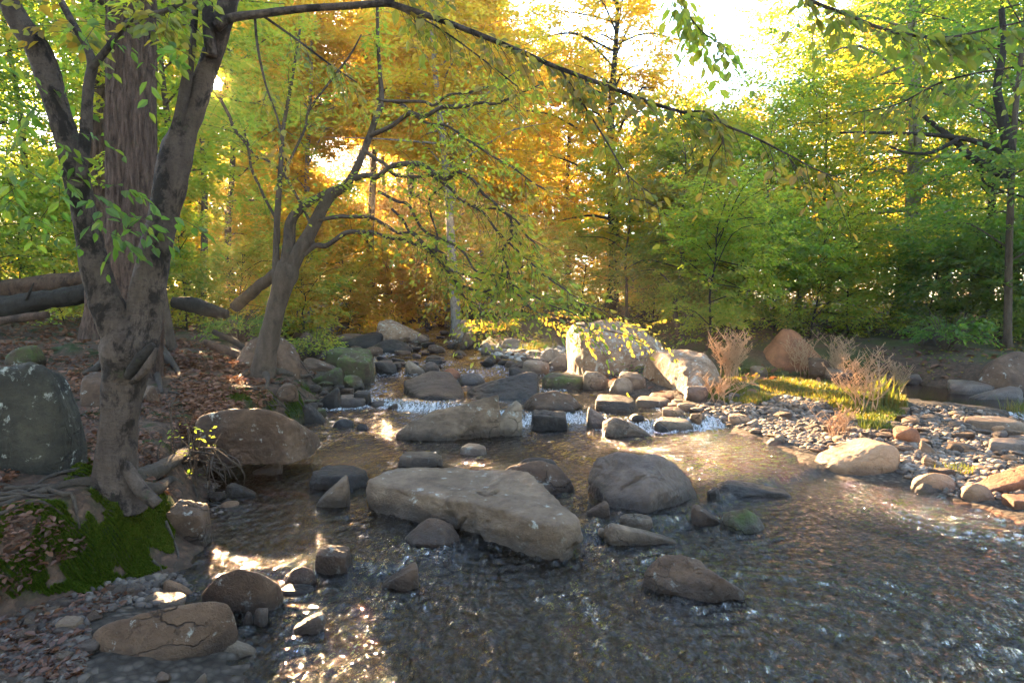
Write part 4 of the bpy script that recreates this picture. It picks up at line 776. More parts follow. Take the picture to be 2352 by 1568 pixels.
# gaps in the canopy: towards the sun from the spots it lights
def spot(px, py, r): return (hit(px, py), r)
def spot_up(px, py, dz, r): return (hit(px, py) + np.array([0, .25, dz]), r)
SHAFTS = [(np.array([0, 0, EYE]), 0.16), spot_up(1318, 856, .5, .62), spot_up(1420, 856, .8, .3), spot_up(1505, 903, .35, .55), spot(1700, 885, .6), spot(1800, 885, .85), spot(1960, 900, .8), spot(1950, 1040, .65), spot(2110, 1000, .6), spot(2180, 1095, .75), spot(2290, 1110, .7), spot(1650, 985, .65), spot(1560, 940, .55), spot(1740, 1060, .5), spot(2330, 1190, .6), spot(2200, 1150, .5),
          spot(1210, 800, .8), spot(1560, 1030, .5), spot(1180, 1120, .22), spot(520, 1262, .32), spot(740, 1390, .35), spot(1500, 1040, .3), spot(900, 990, .2), spot(560, 850, .25), spot(440, 830, .25)]
def cull(P, near_cam=True):
    k = np.ones(len(P), bool)
    for T, r in SHAFTS:
        w = P - T; al = w @ SUN; perp = np.linalg.norm(w - al[:, None] * SUN, axis=1)
        k &= ~((al > 2.2 + r) & (perp < r + 0.0025 * al))
    return k
def leaf_geo(P, A, N, L, wid=0.55, near=False):
    n = len(P); L = np.broadcast_to(np.asarray(L, float), (n,))[:, None]
    S = unit(np.cross(A, N)); N = unit(np.cross(S, A))
    if near:
        w = wid * L
        V = np.stack([P, P + A * L * .28 + S * w * .42 + N * w * .13, P + A * L * .62 + S * w * .40 + N * w * .10, P + A * L - N * L * .08, P + A * L * .62 - S * w * .40 + N * w * .10, P + A * L * .28 - S * w * .42 + N * w * .13], 1)
        q = np.array([[0, 1, 2, 3], [0, 3, 4, 5]]); k = 6
    else:
        w = wid * L
        V = np.stack([P, P + A * L * .45 + S * w * .5 + N * w * .06, P + A * L - N * L * .12, P + A * L * .45 - S * w * .5 + N * w * .06], 1)
        q = np.array([[0, 1, 2, 3]]); k = 4
    Q = (q[None] + (np.arange(n) * k)[:, None, None]).reshape(-1, 4)
    return V.reshape(-1, 3), Q
def spray(C, T, length, m, L, rng, droop=0.25, tilt=0.55, flat=0.5):
    """m leaves along each of the twigs that start at C in direction T"""
    n = len(C); T = unit(T); length = np.broadcast_to(np.asarray(length, float), (n,))
    s = (np.arange(m) + rng.rand(n, m)) / m; sg = np.where((np.arange(m) % 2)[None] == 0, 1.0, -1.0) * np.ones((n, 1))
    side = unit(np.cross(T, UP) + 1e-4)
    lat = np.abs(rng.randn(n, m)) * flat * 0.38 * (1 - 0.55 * s)
    P = C[:, None] + T[:, None] * (s * length[:, None])[..., None] + side[:, None] * (sg * lat * length[:, None])[..., None]
    P = P + UP * (-(droop * s * s + 0.35 * droop * lat) * length[:, None] + 0.05 * length[:, None] * rng.randn(n, m))[..., None]
    ang = rng.uniform(.5, 1.2, (n, m))
    A = T[:, None] * np.cos(ang)[..., None] + side[:, None] * (sg * np.sin(ang))[..., None] + UP * (-droop * 1.2 + 0.30 * rng.randn(n, m))[..., None]
    N = UP + tilt * rng.randn(n, m, 3)
    LL = L * rng.uniform(.65, 1.2, (n, m))
    return P.reshape(-1, 3), unit(A.reshape(-1, 3)), unit(N.reshape(-1, 3)), LL.ravel()
def leaves_obj(name, parts, mat, root, near=False, wid=0.55, gaps=True, twigs=None):
    P, A, N, L = [np.concatenate([p[i] for p in parts]) for i in range(4)]
    k = cull(P) if gaps else slice(None); P, A, N, L = P[k], A[k], N[k], L[k]
    V, Q = leaf_geo(P, A, N, L, wid, near)
    if twigs is None: return child(name, V, Q, LM[mat], root, False)
    tv, tp = twigs; o = child(name, np.vstack([V, tv]), [Q] + [p + len(V) for p in tp], LM[mat], root, False)      # leaves with the fine twigs that carry them
    o.data.materials.append(BK['brown']); mi = np.ones(len(o.data.polygons), np.int32); mi[:len(Q)] = 0; o.data.polygons.foreach_set('material_index', mi); return o
def prof(t): return (0.5 + 0.5 * np.minimum(1, t * 3.5)) * np.sqrt(np.maximum(0.04, 1 - t ** 2.2))
def make_tree(name, label, base, H, cb, Rr, r, bark, mat, rng, n_limb=30, spl=16, m=40, L=0.12, lean=(0, 0), slen=1.0, group=None, cat='tree', tubes=True, tilt=0.55, top=1.0):
    base = np.asarray(base, float)
    if group:                       # a trunk that would stand in one of the sunlit gaps steps aside
        for tr_ in range(12):
            hs = np.linspace(0, 1, 30); q_ = np.stack([base[0] + lean[0] * hs * H, base[1] + lean[1] * hs * H, base[2] + hs * H], 1)
            if cull(q_[1:]).all(): break
            base[0] += .45 * (1 if tr_ % 2 else -1) * (tr_ + 1); base[2] = gfast(base[0], base[1])[0]
    root = thing(name, label, cat, base, group)
    k = 6; hs = np.linspace(0, 1, k); wob = rng.randn(k, 2) * 0.12 * min(1, H / 12); wob[0] = 0
    path = np.stack([base[0] + lean[0] * hs * H + wob[:, 0], base[1] + lean[1] * hs * H + wob[:, 1], base[2] - 0.15 + hs * H * 0.96], 1)
    rad = r * (1 - 0.85 * hs); rad[0] = r * 1.45
    path = np.insert(path, 1, path[0] + (path[1] - path[0]) * 0.10, 0); rad = np.insert(rad, 1, r * 1.02)
    G = Geo(); G.add(*tube(path, rad, 10 if r > .1 else 6, 22, 0.06, 2.5, seed=rng.randint(99)))
    def trunk_at(h):
        t = np.clip(h / (H * 0.96), 0, 1) * 1.0
        return np.stack([np.interp(t, hs, np.delete(path, 1, 0)[:, i]) for i in range(3)], -1)
    hh = cb + (H * 0.93 * top - cb) * ((np.arange(n_limb) + rng.rand(n_limb)) / n_limb) ** 0.85
    t = (hh - cb) / (H - cb); az = np.arange(n_limb) * 2.39996 + rng.uniform(-.4, .4, n_limb)
    ln = Rr * prof(t) * rng.uniform(.35, 1.3, n_limb)
    B = trunk_at(hh); rise = rng.uniform(-.15, 1.15, n_limb) * (0.5 + .7 * t)
    dirs = np.stack([np.cos(az), np.sin(az), rise], -1)
    C = []; T = []
    for i in range(n_limb):
        d = dirs[i]; mid = B[i] + d * ln[i] * .5 + UP * ln[i] * .05 + rng.randn(3) * .06 * ln[i]; end = B[i] + d * ln[i] * np.array([1, 1, .75]) - UP * .06 * ln[i]
        if tubes and cull(spline([B[i], mid, end], 16)[2:]).all(): G.add(*tube([B[i], mid, end], [max(.011, r * .26 * (1 - t[i] * .6)), r * .14 * (1 - t[i] * .5) + .006, .005], 4, 7, cap=False))
        f = rng.uniform(.22, 1.02, spl); P = B[i] + (end - B[i]) * f[:, None] + UP * (np.sin(f * PI) * .05 * ln[i])[:, None] + rng.randn(spl, 3) * np.array([.18, .18, .2]) * ln[i]
        sd = np.cross(d, UP); sgn = rng.choice([-1, 1], spl) * rng.uniform(.2, 1.1, spl)
        C.append(P); T.append(d[None] * 0.8 + sd[None] * sgn[:, None] + UP * rng.uniform(-.55, .45, spl)[:, None])
    C = np.concatenate(C); T = np.concatenate(T)
    V, Pl = G.get(); child('trunk', V, Pl, BK[bark], root)
    leaves_obj('crown', [spray(C, T, slen * rng.uniform(.7, 1.2, len(C)), m, L * 1.25, rng, tilt=tilt)], mat, root)
    return root
def path_px(pts):
    return np.array([at(p[0], p[1], p[2]) for p in pts]), np.array([p[3] / 2 * p[2] / F for p in pts])
def limb(root, name, pts, bark, seg=12, n=None, bump=.08, freq=6.0, seed=0):
    P, r = path_px(pts); V, Q = tube(P, r, seg, n or len(pts) * 6, bump, freq, seed=seed)
    return child(name, V, Q, BK[bark], root)
def twigs_on(P, n, rng, f0=0.2, f1=1.0, droop=.5, spread=1.0, up=0.0):
    """n twig starts and directions along a path"""
    S = spline(P, 80); T = unit(np.gradient(S, axis=0)); k = (rng.uniform(f0, f1, n) * 79).astype(int)
    sd = unit(np.cross(T[k], UP)); sg = rng.choice([-1, 1], n)
    D = T[k] * rng.uniform(.1, .9, n)[:, None] + sd * (sg * rng.uniform(.3, 1, n) * spread)[:, None] + UP * (rng.uniform(-1, .35, n) * droop + up)[:, None]
    return S[k], unit(D)
def twig_tubes(G, C, D, length, r=0.004, droop=.25):
    for c, d, l in zip(C, D, np.broadcast_to(length, (len(C),))):
        G.add(*tube([c, c + d * l * .5 - UP * droop * .25 * l, c + d * l - UP * droop * l], [r, r * .7, r * .3], 3, 4, cap=False))

# ------------------------------------------------------------------ the forked tree in front
rng = np.random.RandomState(3)
B = hit(266, 1140); Y1 = B[1] + .05
tr1 = thing('forked_tree', 'grey smooth-barked tree with dark stains forking low, on the mossy mound in front', 'tree', B)
w = lambda L, dy=0: [(x, y, Y1 + dy * i / max(1, len(L) - 1), k) for i, (x, y, k) in enumerate(L)]
tv = []
G = Geo()
for L_px, dy in (([(262, 1165, 140), (266, 1110, 98), (268, 1040, 84), (275, 950, 82), (286, 870, 90), (298, 800, 120), (303, 750, 96), (303, 715, 40)], 0),):
    P, r = path_px(w(L_px, dy)); G.add(*tube(P, r, 64, 150, .10, 9.0, seed=1))
for fx, fy, k in ((0.24, .02, .7), (-.22, .02, .6)):
    G.add(*tube([B + [fx * .2, fy * .3, .2], B + [fx * .5, fy * .55, .06], B + [fx * .95, fy, -.06]], [.04 * k, .06 * k, .05 * k], 10, 14, .1, 6))
V, Q = G.get(); trunk1 = child('trunk', V, Q, BK['smooth'], tr1)
LS = [(296, 810, 66), (282, 772, 78), (262, 735, 76), (232, 660, 66), (212, 580, 58), (195, 500, 50), (178, 420, 52), (160, 340, 50), (135, 260, 48), (112, 180, 52), (85, 110, 52), (45, 50, 46), (10, -20, 42), (-30, -110, 40)]
RS = [(306, 815, 70), (318, 775, 84), (335, 700, 76), (352, 600, 70), (375, 500, 62), (392, 420, 68), (406, 350, 70), (424, 300, 52), (450, 240, 47), (475, 160, 44), (502, 80, 42), (530, -20, 40), (560, -130, 36)]
limb(tr1, 'stem', w(LS, -.25), 'smooth', 40, 170, .09, 9, 2)
limb(tr1, 'stem', w(RS, .1), 'smooth', 40, 170, .09, 9, 4)
# dark scar with a raised rim where a limb broke off
sc_p = [at(*p, Y1 - .17) for p in ((292, 868), (312, 838), (338, 806), (352, 790))]
V, Q = tube(sc_p, [.02, .034, .030, .018], 12, 20, .2, 10); o = child('bark_scar', V, Q, BK['dark'], tr1)
sc_p = [at(*p, Y1 - .19) for p in ((300, 880), (325, 858), (348, 828), (360, 800))]
V, Q = tube(sc_p, [.012, .022, .022, .012], 10, 20, .15, 10); child('scar_rim', V, Q, BK['smooth'], tr1)
V, Q = tube([at(190, 365, Y1 - .1), at(200, 372, Y1 - .16)], [.04, .035], 12, 8, .1, 10); child('knot', V, Q, BK['smooth'], tr1)
BR = {
 'a': [(186, 410, 24), (197, 300, 24), (203, 200, 22), (212, 150, 22), (200, 110, 16), (165, 50, 16), (135, -10, 14), (110, -80, 12)],
 'b': [(210, 158, 18), (245, 115, 16), (300, 48, 14), (380, 25, 12), (420, 5, 10), (470, -25, 8)],
 'c': [(396, 335, 30), (414, 260, 27), (428, 190, 26), (440, 110, 20), (448, 20, 15), (450, -60, 13)],
 'd': [(486, 130, 26), (478, 60, 26), (476, -40, 24)],
 'long': [(496, 62, 24), (530, 42, 20), (600, 32, 18), (700, 20, 16), (800, 14, 16), (880, 8, 16), (910, 13, 14), (1000, 42, 13), (1080, 72, 12), (1180, 112, 11), (1280, 155, 10), (1400, 200, 9), (1500, 238, 8), (1560, 256, 7), (1640, 280, 6), (1720, 310, 5), (1800, 350, 4), (1880, 392, 3), (1940, 412, 2)],
 'up': [(884, 8, 11), (940, -22, 9), (1010, -60, 7)],
 't1': [(1286, 158, 5), (1340, 240, 4.5), (1390, 320, 4), (1440, 400, 3), (1510, 455, 2)],
 't2': [(1560, 256, 5), (1640, 262, 4), (1660, 320, 3.5), (1630, 370, 2)],
 't3': [(900, 14, 5), (1000, 60, 4), (1100, 130, 3.5), (1190, 200, 3)],
 't4': [(585, 34, 6), (592, 110, 6), (612, 200, 5), (640, 280, 4.5), (658, 370, 4)],
 't5': [(600, 34, 6), (680, 90, 5), (760, 150, 4), (820, 190, 3)],
}
paths1 = {}
for k, L_px in BR.items():
    pts = [(x, y, Y1 + (-.25 * y / 1500 if k in 'ab' else 0) - (.9 * max(0, x - 530) / 1400 if k in ('long', 'up', 't1', 't2', 't3') else 0) - (.12 if k == 'a' else .2 if k == 'b' else 0), wd) for x, y, wd in L_px]
    limb(tr1, 'branch', pts, 'smooth', 10 if len(L_px) > 6 else 6, None, .05, 10, len(k)); paths1[k] = path_px(pts)[0]
G = Geo(); parts = []
for k, n, f0, ln, m, L in (('long', 76, .34, .20, 6, .055), ('t1', 18, .1, .16, 6, .05), ('t2', 12, .1, .16, 6, .05), ('t3', 16, .1, .2, 6, .05), ('a', 14, .6, .25, 9, .075), ('b', 14, .4, .22, 9, .07), ('up', 8, .2, .25, 9, .07), ('t5', 12, .3, .2, 8, .05), ('t4', 8, .3, .2, 7, .05)):
    C, D = twigs_on(paths1[k], n, rng, f0, 1, .7, .9, -.15); l = ln * rng.uniform(.6, 1.3, n)
    twig_tubes(G, C, D, l, .0022); parts.append(spray(C, D, l, m, L, rng, .35, .6, .5))
P_ = paths1['long'][-1]
leaves_obj('foliage', parts, 'lime', tr1, True, .62, twigs=G.get())
parts = []; G = Geo()
for px, py, n, L in ((275, 485, 9, .085), (305, 510, 4, .08), (150, 330, 4, .07), (60, 420, 9, .075), (320, 98, 5, .075), (20, 300, 9, .075), (40, 170, 5, .07), (240, 60, 4, .06)):
    c = at(px, py, Y1 - .3); C = c + rng.randn(n, 3) * np.array([.13, .08, .09]); D = unit(rng.randn(n, 3) * np.array([1, .6, .3]) + np.array([.3, 0, -.3])); l = rng.uniform(.14, .26, n)
    twig_tubes(G, C, D, l, .0022); parts.append(spray(C, D, l, 7, L, rng, .5, .6, .5))
leaves_obj('foliage', parts, 'deep', tr1, True, .5, twigs=G.get())
def root_px(root, pts, wd, name='root', bark='root', lift=.4, seed=0):
    P = hits([p[0] for p in pts], [p[1] for p in pts]); r = np.array(wd) / 2 * P[:, 1] / F; P[:, 2] += r * lift
    V, Q = tube(P, r, 8, len(pts) * 7, .15, 8, seed=seed); return child(name, V, Q, BK[bark], root)
for i, (pts, wd) in enumerate([([(300, 1115), (345, 1095), (395, 1068), (440, 1040), (455, 1028)], (50, 40, 32, 26, 10)), ([(318, 1135), (360, 1128), (392, 1110), (420, 1112)], (40, 30, 18, 6)),
                               ([(235, 1115), (170, 1115), (90, 1135), (10, 1160), (-40, 1180)], (36, 22, 16, 13, 9)), ([(238, 1085), (170, 1082), (110, 1098), (60, 1130), (0, 1150)], (24, 12, 9, 8, 6)),
                               ([(400, 1060), (430, 1085), (445, 1120), (455, 1150)], (9, 7, 5, 3)), ([(420, 1050), (470, 1070), (500, 1062), (520, 1058)], (8, 6, 5, 3)), ([(380, 1200), (400, 1250), (410, 1280), (400, 1310)], (9, 7, 5, 3)), ([(350, 1290), (370, 1310), (375, 1340)], (8, 6, 3)), ([(290, 1330), (340, 1345), (390, 1335), (420, 1330)], (6, 5, 4, 2))]):
    root_px(tr1, pts, wd, seed=i)

# ------------------------------------------------------------------ big ridged trunks behind it
def ridged(V, t, th):
    a = np.stack([np.cos(th) * 3.4, np.sin(th) * 3.4, V[:, 2] * 0.55], -1)
    a = a + 0.25 * np.stack([fbm(V * 2.2, 2), fbm(V * 2.2 + 30, 2), 0 * t], -1)
    return 0.034 * np.abs(fbm(a * 2.6, 2)) - 0.024 * (1 - ss(np.abs(perlin(a * 3.3 + 20)) / .16))
def big_trunk(px, py, Yb, wpx, label, mat='green', extra=None, H=20, seed=0, flare=1.5, res=(150, 300)):
    b = at(px, py, Yb); b[2] = gfast(b[0], b[1])[0]; r = wpx / 2 * Yb / F
    root = thing('big_tree', label, 'tree', b)
    P = [b + [0, 0, -.2], b + [0, 0, .12], b + [.02, 0, .55], b + [.05, 0, 1.5], b + [.1, .05, 4], b + [.3, .1, 9], b + [.5, .2, H * .9]]
    V, Q = tube(P, [r * flare * 1.15, r * flare, r * 1.18, r * 1.04, r * .95, r * .7, r * .2], res[0], res[1], .03, 1.5, ridge=ridged, seed=seed); child('trunk', V, Q, BK['ridged'], root)
    G = Geo(); rng = np.random.RandomState(seed + 50); C = []; D = []
    for i in range(46):
        h = rng.uniform(5.8, H * .9); az = rng.uniform(0, 6.28); ln = rng.uniform(2, 5.0); s = b + [.1, .05, h]; d = np.array([math.cos(az), math.sin(az), rng.uniform(.15, .5)])
        G.add(*tube([s, s + d * ln * .5, s + d * ln], [.08, .05, .01], 6, 8)); k = 13
        f = rng.uniform(.3, 1, k); C.append(s + d * ln * f[:, None]); D.append(d + rng.randn(k, 3) * .7)
    V, Q = G.get(); child('limb', V, Q, BK['ridged'], root)
    leaves_obj('crown', [spray(np.concatenate(C), np.concatenate(D), .9, 30, .11, rng)], mat, root)
    return root
bt = big_trunk(306, 835, 7.6, 98, 'thickest trunk, with deeply ridged bark, right behind the forked tree', seed=1, flare=1.15)
for i, (pts, wd) in enumerate([([(350, 800), (385, 830), (405, 850), (418, 880)], (40, 22, 14, 5)), ([(270, 820), (225, 850), (190, 862)], (40, 22, 8)), ([(340, 830), (362, 870), (372, 905)], (26, 16, 6))]): root_px(bt, pts, wd, seed=i)
big_trunk(236, 730, 10.5, 62, 'darker ridged trunk half hidden at the left of the thickest trunk', 'deep', seed=2, res=(90, 200))

# ------------------------------------------------------------------ the leaning forked tree on the left bank
rng = np.random.RandomState(8)
b3 = hit(606, 858); Y3 = b3[1]
tr3 = thing('leaning_tree', 'slender brown tree leaning over the stream with many long bare-looking branches, on the left bank', 'tree', b3)
P, r = path_px([(604, 872, Y3, 74), (606, 845, Y3, 56), (616, 790, Y3, 47), (632, 715, Y3, 42), (648, 660, Y3, 46), (657, 632, Y3, 54), (664, 606, Y3, 48)]); V, Q = tube(P, r, 22, 60, .07, 4); child('trunk', V, Q, BK['brown'], tr3)
for i, (pts, wd) in enumerate([([(620, 855), (660, 862), (690, 868), (720, 862)], (22, 14, 11, 6)), ([(596, 855), (565, 862), (540, 876)], (22, 14, 6)), ([(608, 860), (615, 878), (610, 900)], (20, 12, 4))]): root_px(tr3, pts, wd, seed=i)
S3 = [[(656, 640, 40), (680, 590, 34), (712, 535, 30), (755, 455, 25), (800, 420, 19), (838, 342, 16), (862, 275, 14), (876, 235, 13), (872, 160, 9), (868, 90, 8), (866, -20, 6)],
      [(655, 635, 36), (664, 560, 28), (668, 510, 24), (692, 478, 20), (745, 445, 15), (800, 420, 12)],
      [(640, 650, 30), (634, 580, 15), (638, 480, 14), (645, 380, 11), (650, 300, 9), (668, 200, 7), (690, 60, 5)]]
for s in S3: limb(tr3, 'stem', [(x, y, Y3, k) for x, y, k in s], 'brown', 12, None, .06, 4, len(s))
B3 = [[(690, 590, 13), (722, 555, 12), (790, 540, 11), (860, 530, 9), (930, 552, 8), (1000, 580, 6), (1060, 625, 5), (1130, 690, 3)],
      [(735, 505, 9), (781, 502, 9), (850, 517, 8), (920, 540, 7), (980, 575, 6), (1040, 640, 5), (1100, 700, 3)],
      [(815, 410, 14), (860, 400, 13), (930, 385, 13), (1000, 392, 11), (1070, 410, 8), (1130, 455, 7), (1190, 520, 5), (1230, 560, 3)],
      [(835, 345, 8), (900, 400, 8), (968, 409, 7), (1015, 385, 5), (1043, 358, 4)],
      [(850, 312, 11), (905, 284, 11), (1000, 258, 10), (1060, 243, 9), (1120, 232, 7), (1200, 214, 5), (1240, 195, 3)],
      [(880, 232, 7), (960, 236, 7), (1040, 222, 6), (1110, 205, 5), (1180, 170, 3)],
      [(640, 420, 7), (700, 300, 6), (780, 150, 5), (690, 60, 5)][:3] + [(830, 80, 3)],
      [(866, 228, 6), (930, 250, 6), (1000, 290, 5), (1090, 330, 5), (1170, 390, 4), (1260, 440, 3)],
      [(870, 440, 7), (930, 465, 7), (1010, 530, 6), (1090, 600, 5), (1170, 655, 4), (1260, 700, 4), (1350, 745, 3)],
      [(900, 480, 6), (970, 555, 6), (1050, 640, 5), (1110, 665, 6), (1140, 640, 4), (1150, 600, 3)],
      [(985, 400, 6), (1080, 470, 6), (1170, 560, 5), (1250, 620, 4), (1330, 690, 3), (1380, 710, 2)],
      [(640, 560, 7), (600, 440, 6), (560, 330, 7), (520, 260, 8), (505, 225, 6)],
      [(720, 530, 7), (660, 430, 6), (600, 350, 5), (560, 300, 4)],
      [(1085, 470, 5), (1150, 480, 5), (1165, 520, 7), (1160, 600, 6), (1165, 640, 3)],
      [(1000, 585, 5), (990, 480, 4), (1030, 420, 3)]]
G = Geo(); parts = []; parts2 = []
for i, s in enumerate(B3):
    x0 = s[0][0]; pts = [(x, y, Y3 - 2.2 * max(0, x - 720) / 700, k * (1 if x < 900 else 1.0)) for x, y, k in s]
    q_ = spline(pts, 2 * len(pts) - 1); q_[1:-1, :2] += np.random.RandomState(i).randn(len(q_) - 2, 2) * 7; pts = [tuple(v) for v in q_]
    limb(tr3, 'branch', pts, 'brown', 6, None, .05, 5, i); P = path_px(pts)[0]
    n = int(6 * len(s)) if i in (8, 9, 10, 2, 7, 13) else int(5 * len(s)); C, D = twigs_on(P, n, rng, .25, 1.0, .8, 1.0, .1); l = rng.uniform(.3, .85, n)
    twig_tubes(G, C, D, l, .004); (parts2 if i in (8, 9, 13) else parts).append(spray(C, D, l, 11, .075, rng, .3, .7, .8))
for s in S3:
    P = path_px([(x, y, Y3, k) for x, y, k in s])[0]; n = 26; C, D = twigs_on(P, n, rng, .55, 1, .3, 1, .1); l = rng.uniform(.35, .65, n); twig_tubes(G, C, D, l, .004); parts.append(spray(C, D, l, 14, .075, rng, .3, .55, .6))
leaves_obj('foliage', parts, 'mixed', tr3, True, twigs=G.get()); leaves_obj('foliage', parts2, 'green', tr3, True)
# the low spray of sunlit leaves it hangs over the largest pale boulder
C = np.array([at(x, y, 9.0) for x, y in zip(rng.uniform(1240, 1490, 60), rng.uniform(735, 800, 60))]); C[:, 2] -= 0.0
C = np.array([at(1230 + 270 * f + 8 * rng.randn(), 735 + 45 * f + 14 * rng.randn(), 9.1) for f in rng.rand(24)]); D = unit(np.array([1, -.2, -.25]) + 0.5 * rng.randn(24, 3))
leaves_obj('foliage', [spray(C, D, .36, 13, .075, rng, .4, .6, .6)], 'lime', tr3, True, gaps=False)
P, r = path_px([(1170, 655, 9.2, 5), (1230, 715, 9.1, 5), (1320, 745, 9.1, 4), (1420, 765, 9.1, 3), (1480, 785, 9.1, 2)]); V, Q = tube(P, r, 5, 20); child('branch', V, Q, BK['brown'], tr3)

# overhanging branches of trees that stand out of view
def hang(label, pts, twigs, mat, m=8, L=.085, ln=.24, wid=.62, seed=0, f0=.02, droop=.7):
    rng = np.random.RandomState(seed); P, r = path_px(pts); root = thing('overhanging_branch', label, 'branch', P[0])
    V, Q = tube(P, r, 8, len(pts) * 6, .05, 10); child('bough', V, Q, BK['smooth'], root)
    C, D = twigs_on(P, twigs, rng, f0, 1, droop, .9, -.2); l = ln * rng.uniform(.6, 1.3, twigs); G = Geo(); twig_tubes(G, C, D, l, .002); leaves_obj('foliage', [spray(C, D, l, m, L, rng, .45, .6, .5)], mat, root, True, wid, twigs=G.get())
hang('curved bough with large hanging yellow-green leaves at the upper right', [(1830, -30, 3.3, 9), (1870, 5, 3.3, 8), (1940, 32, 3.25, 8), (2020, 64, 3.2, 7), (2100, 82, 3.15, 7), (2180, 86, 3.1, 6), (2260, 70, 3.05, 5), (2350, 50, 3.0, 4), (2430, 30, 3.0, 3)], 42, 'lime', 6, .07, .17, seed=4)
hang('pale green leafy twig hanging from above against the white sky gap', [(1520, -60, 3.6, 5), (1560, 0, 3.6, 4), (1600, 60, 3.6, 3.5), (1650, 100, 3.6, 3), (1690, 120, 3.6, 2)], 20, 'green', 7, .07, .18, seed=5)
hang('leafy bough of yellow-green leaves reaching in below the curved bough', [(2440, 130, 3.4, 6), (2360, 150, 3.4, 5), (2260, 165, 3.4, 4), (2160, 190, 3.4, 4), (2060, 240, 3.4, 3), (1960, 260, 3.4, 2)], 30, 'lime', 6, .055, .18, seed=6)
# ------------------------------------------------------------------ the wood around the stream
def base_at(px, Y):
    x = (px - 1176) / F * Y * 1.0; z = gfast(x, Y)[0]; return np.array([x, Y, z])
rng = np.random.RandomState(21)
NAMED = [  # px, Y, H, cb, R, r, bark, leaf, limbs, leaf length, lean, label
 (2072, 19.0, 17, 2.6, 4.2, .25, 'grey', 'green', 44, .12, (-.012, 0), 'tall blotchy grey trunk with flared roots, behind the side pool at the right'),
 (2318, 12.5, 12, 1.7, 3.2, .08, 'brown', 'deep', 40, .10, (0, 0), 'dark slim tree at the right border with an arching bough'),
 (1404, 24.0, 14, 3.2, 4.0, .26, 'dark', 'gold', 40, .14, (.0, 0), 'dark straight trunk standing behind the largest pale boulder'),
 (1437, 20.0, 6, 1.3, 1.7, .055, 'brown', 'mixed', 20, .11, (.01, 0), 'thin sapling just right of the dark straight trunk'),
 (1560, 16.5, 5.2, 1.0, 1.9, .085, 'brown', 'lime', 26, .10, (.01, 0), 'small tree with sunlit orange lower leaves behind the sunlit pale boulder'),
 (1050, 23.0, 15, 3.0, 3.8, .2, 'grey', 'gold', 40, .14, (-.06, 0), 'pale trunk leaning left at the head of the upper stream'),
 (396, 9.6, 7.5, 2.6, 1.8, .085, 'brown', 'green', 26, .09, (-.004, 0), 'slim straight sapling right of the forked tree, on the left bank'),
 (860, 30.0, 17, 3.5, 4.2, .24, 'brown', 'gold', 40, .16, (.01, 0), 'brown trunk in the golden wood straight up the stream'),
 (715, 27.0, 16, 3.0, 4.0, .16, 'grey', 'gold', 38, .15, (.0, 0), 'grey trunk in the golden wood right of the leaning tree'),
 (540, 24.0, 15, 2.8, 3.8, .15, 'brown', 'mixed', 36, .14, (.01, 0), 'trunk in the sunlit wood behind the mound left of the leaning tree'),
 (462, 19.0, 13, 2.6, 3.2, .12, 'brown', 'green', 34, .12, (0, 0), 'slim trunk behind the rotten log pieces'),
 (1620, 13.6, 3.6, .5, 1.7, .035, 'dark', 'green', 26, .075, (.1, 0), 'bent grey sapling under the green bank trees, left of the reddish boulder'),
]
for px, Y, H, cb, Rr, r, bk, lf, nl, L, ln, lab in NAMED:
    make_tree('tree' if H > 8 else 'sapling', lab, base_at(px, Y), H, cb, Rr, r, bk, lf, rng, nl, 15, 40, L * .9, ln, 1.0 if H > 8 else .6)
# arching bough and bare vine of the dark tree at the right border
root = bpy.data.objects['tree.001'] if 'tree.001' in bpy.data.objects else None
for o in bpy.data.objects:
    if o.get('label', '').startswith('dark slim tree at the right border'): root = o
YR = 12.3
for i, s in enumerate([[(2322, 400, 22), (2290, 395, 22), (2230, 360, 18), (2190, 320, 15), (2150, 290, 12), (2090, 240, 9)], [(2320, 360, 14), (2240, 325, 12), (2140, 310, 9), (2020, 305, 7), (1930, 305, 4)], [(2200, 320, 10), (2140, 350, 8), (2080, 350, 6), (2020, 325, 4)],
                       [(2310, 420, 9), (2280, 375, 8), (2262, 370, 7), (2255, 395, 6), (2262, 420, 5), (2300, 438, 5), (2360, 455, 5)], [(2318, 350, 26), (2300, 260, 22), (2290, 200, 18), (2305, 110, 14), (2300, 20, 12)]]):
    limb(root, 'branch', [(x, y, YR - .1 * i, k) for x, y, k in s], 'dark', 6, None, .06, 4, i)
# buttress roots of the blotchy trunk
for o in bpy.data.objects:
    if o.get('label', '').startswith('tall blotchy grey trunk'): bl = o
bb = np.array(bl.location)
for i, (dx, dy) in enumerate([(.9, -.2), (.6, -.9), (-.5, -.7), (-.9, -.1), (.1, -1.1)]):
    P = [bb + [dx * .15, dy * .15, .75], bb + [dx * .4, dy * .4, .28], bb + [dx, dy, .03], bb + [dx * 1.7, dy * 1.7, -.1]]
    V, Q = tube(P, [.10, .12, .08, .03], 8, 14, .1, 4, seed=i); child('root', V, Q, BK['grey'], bl)

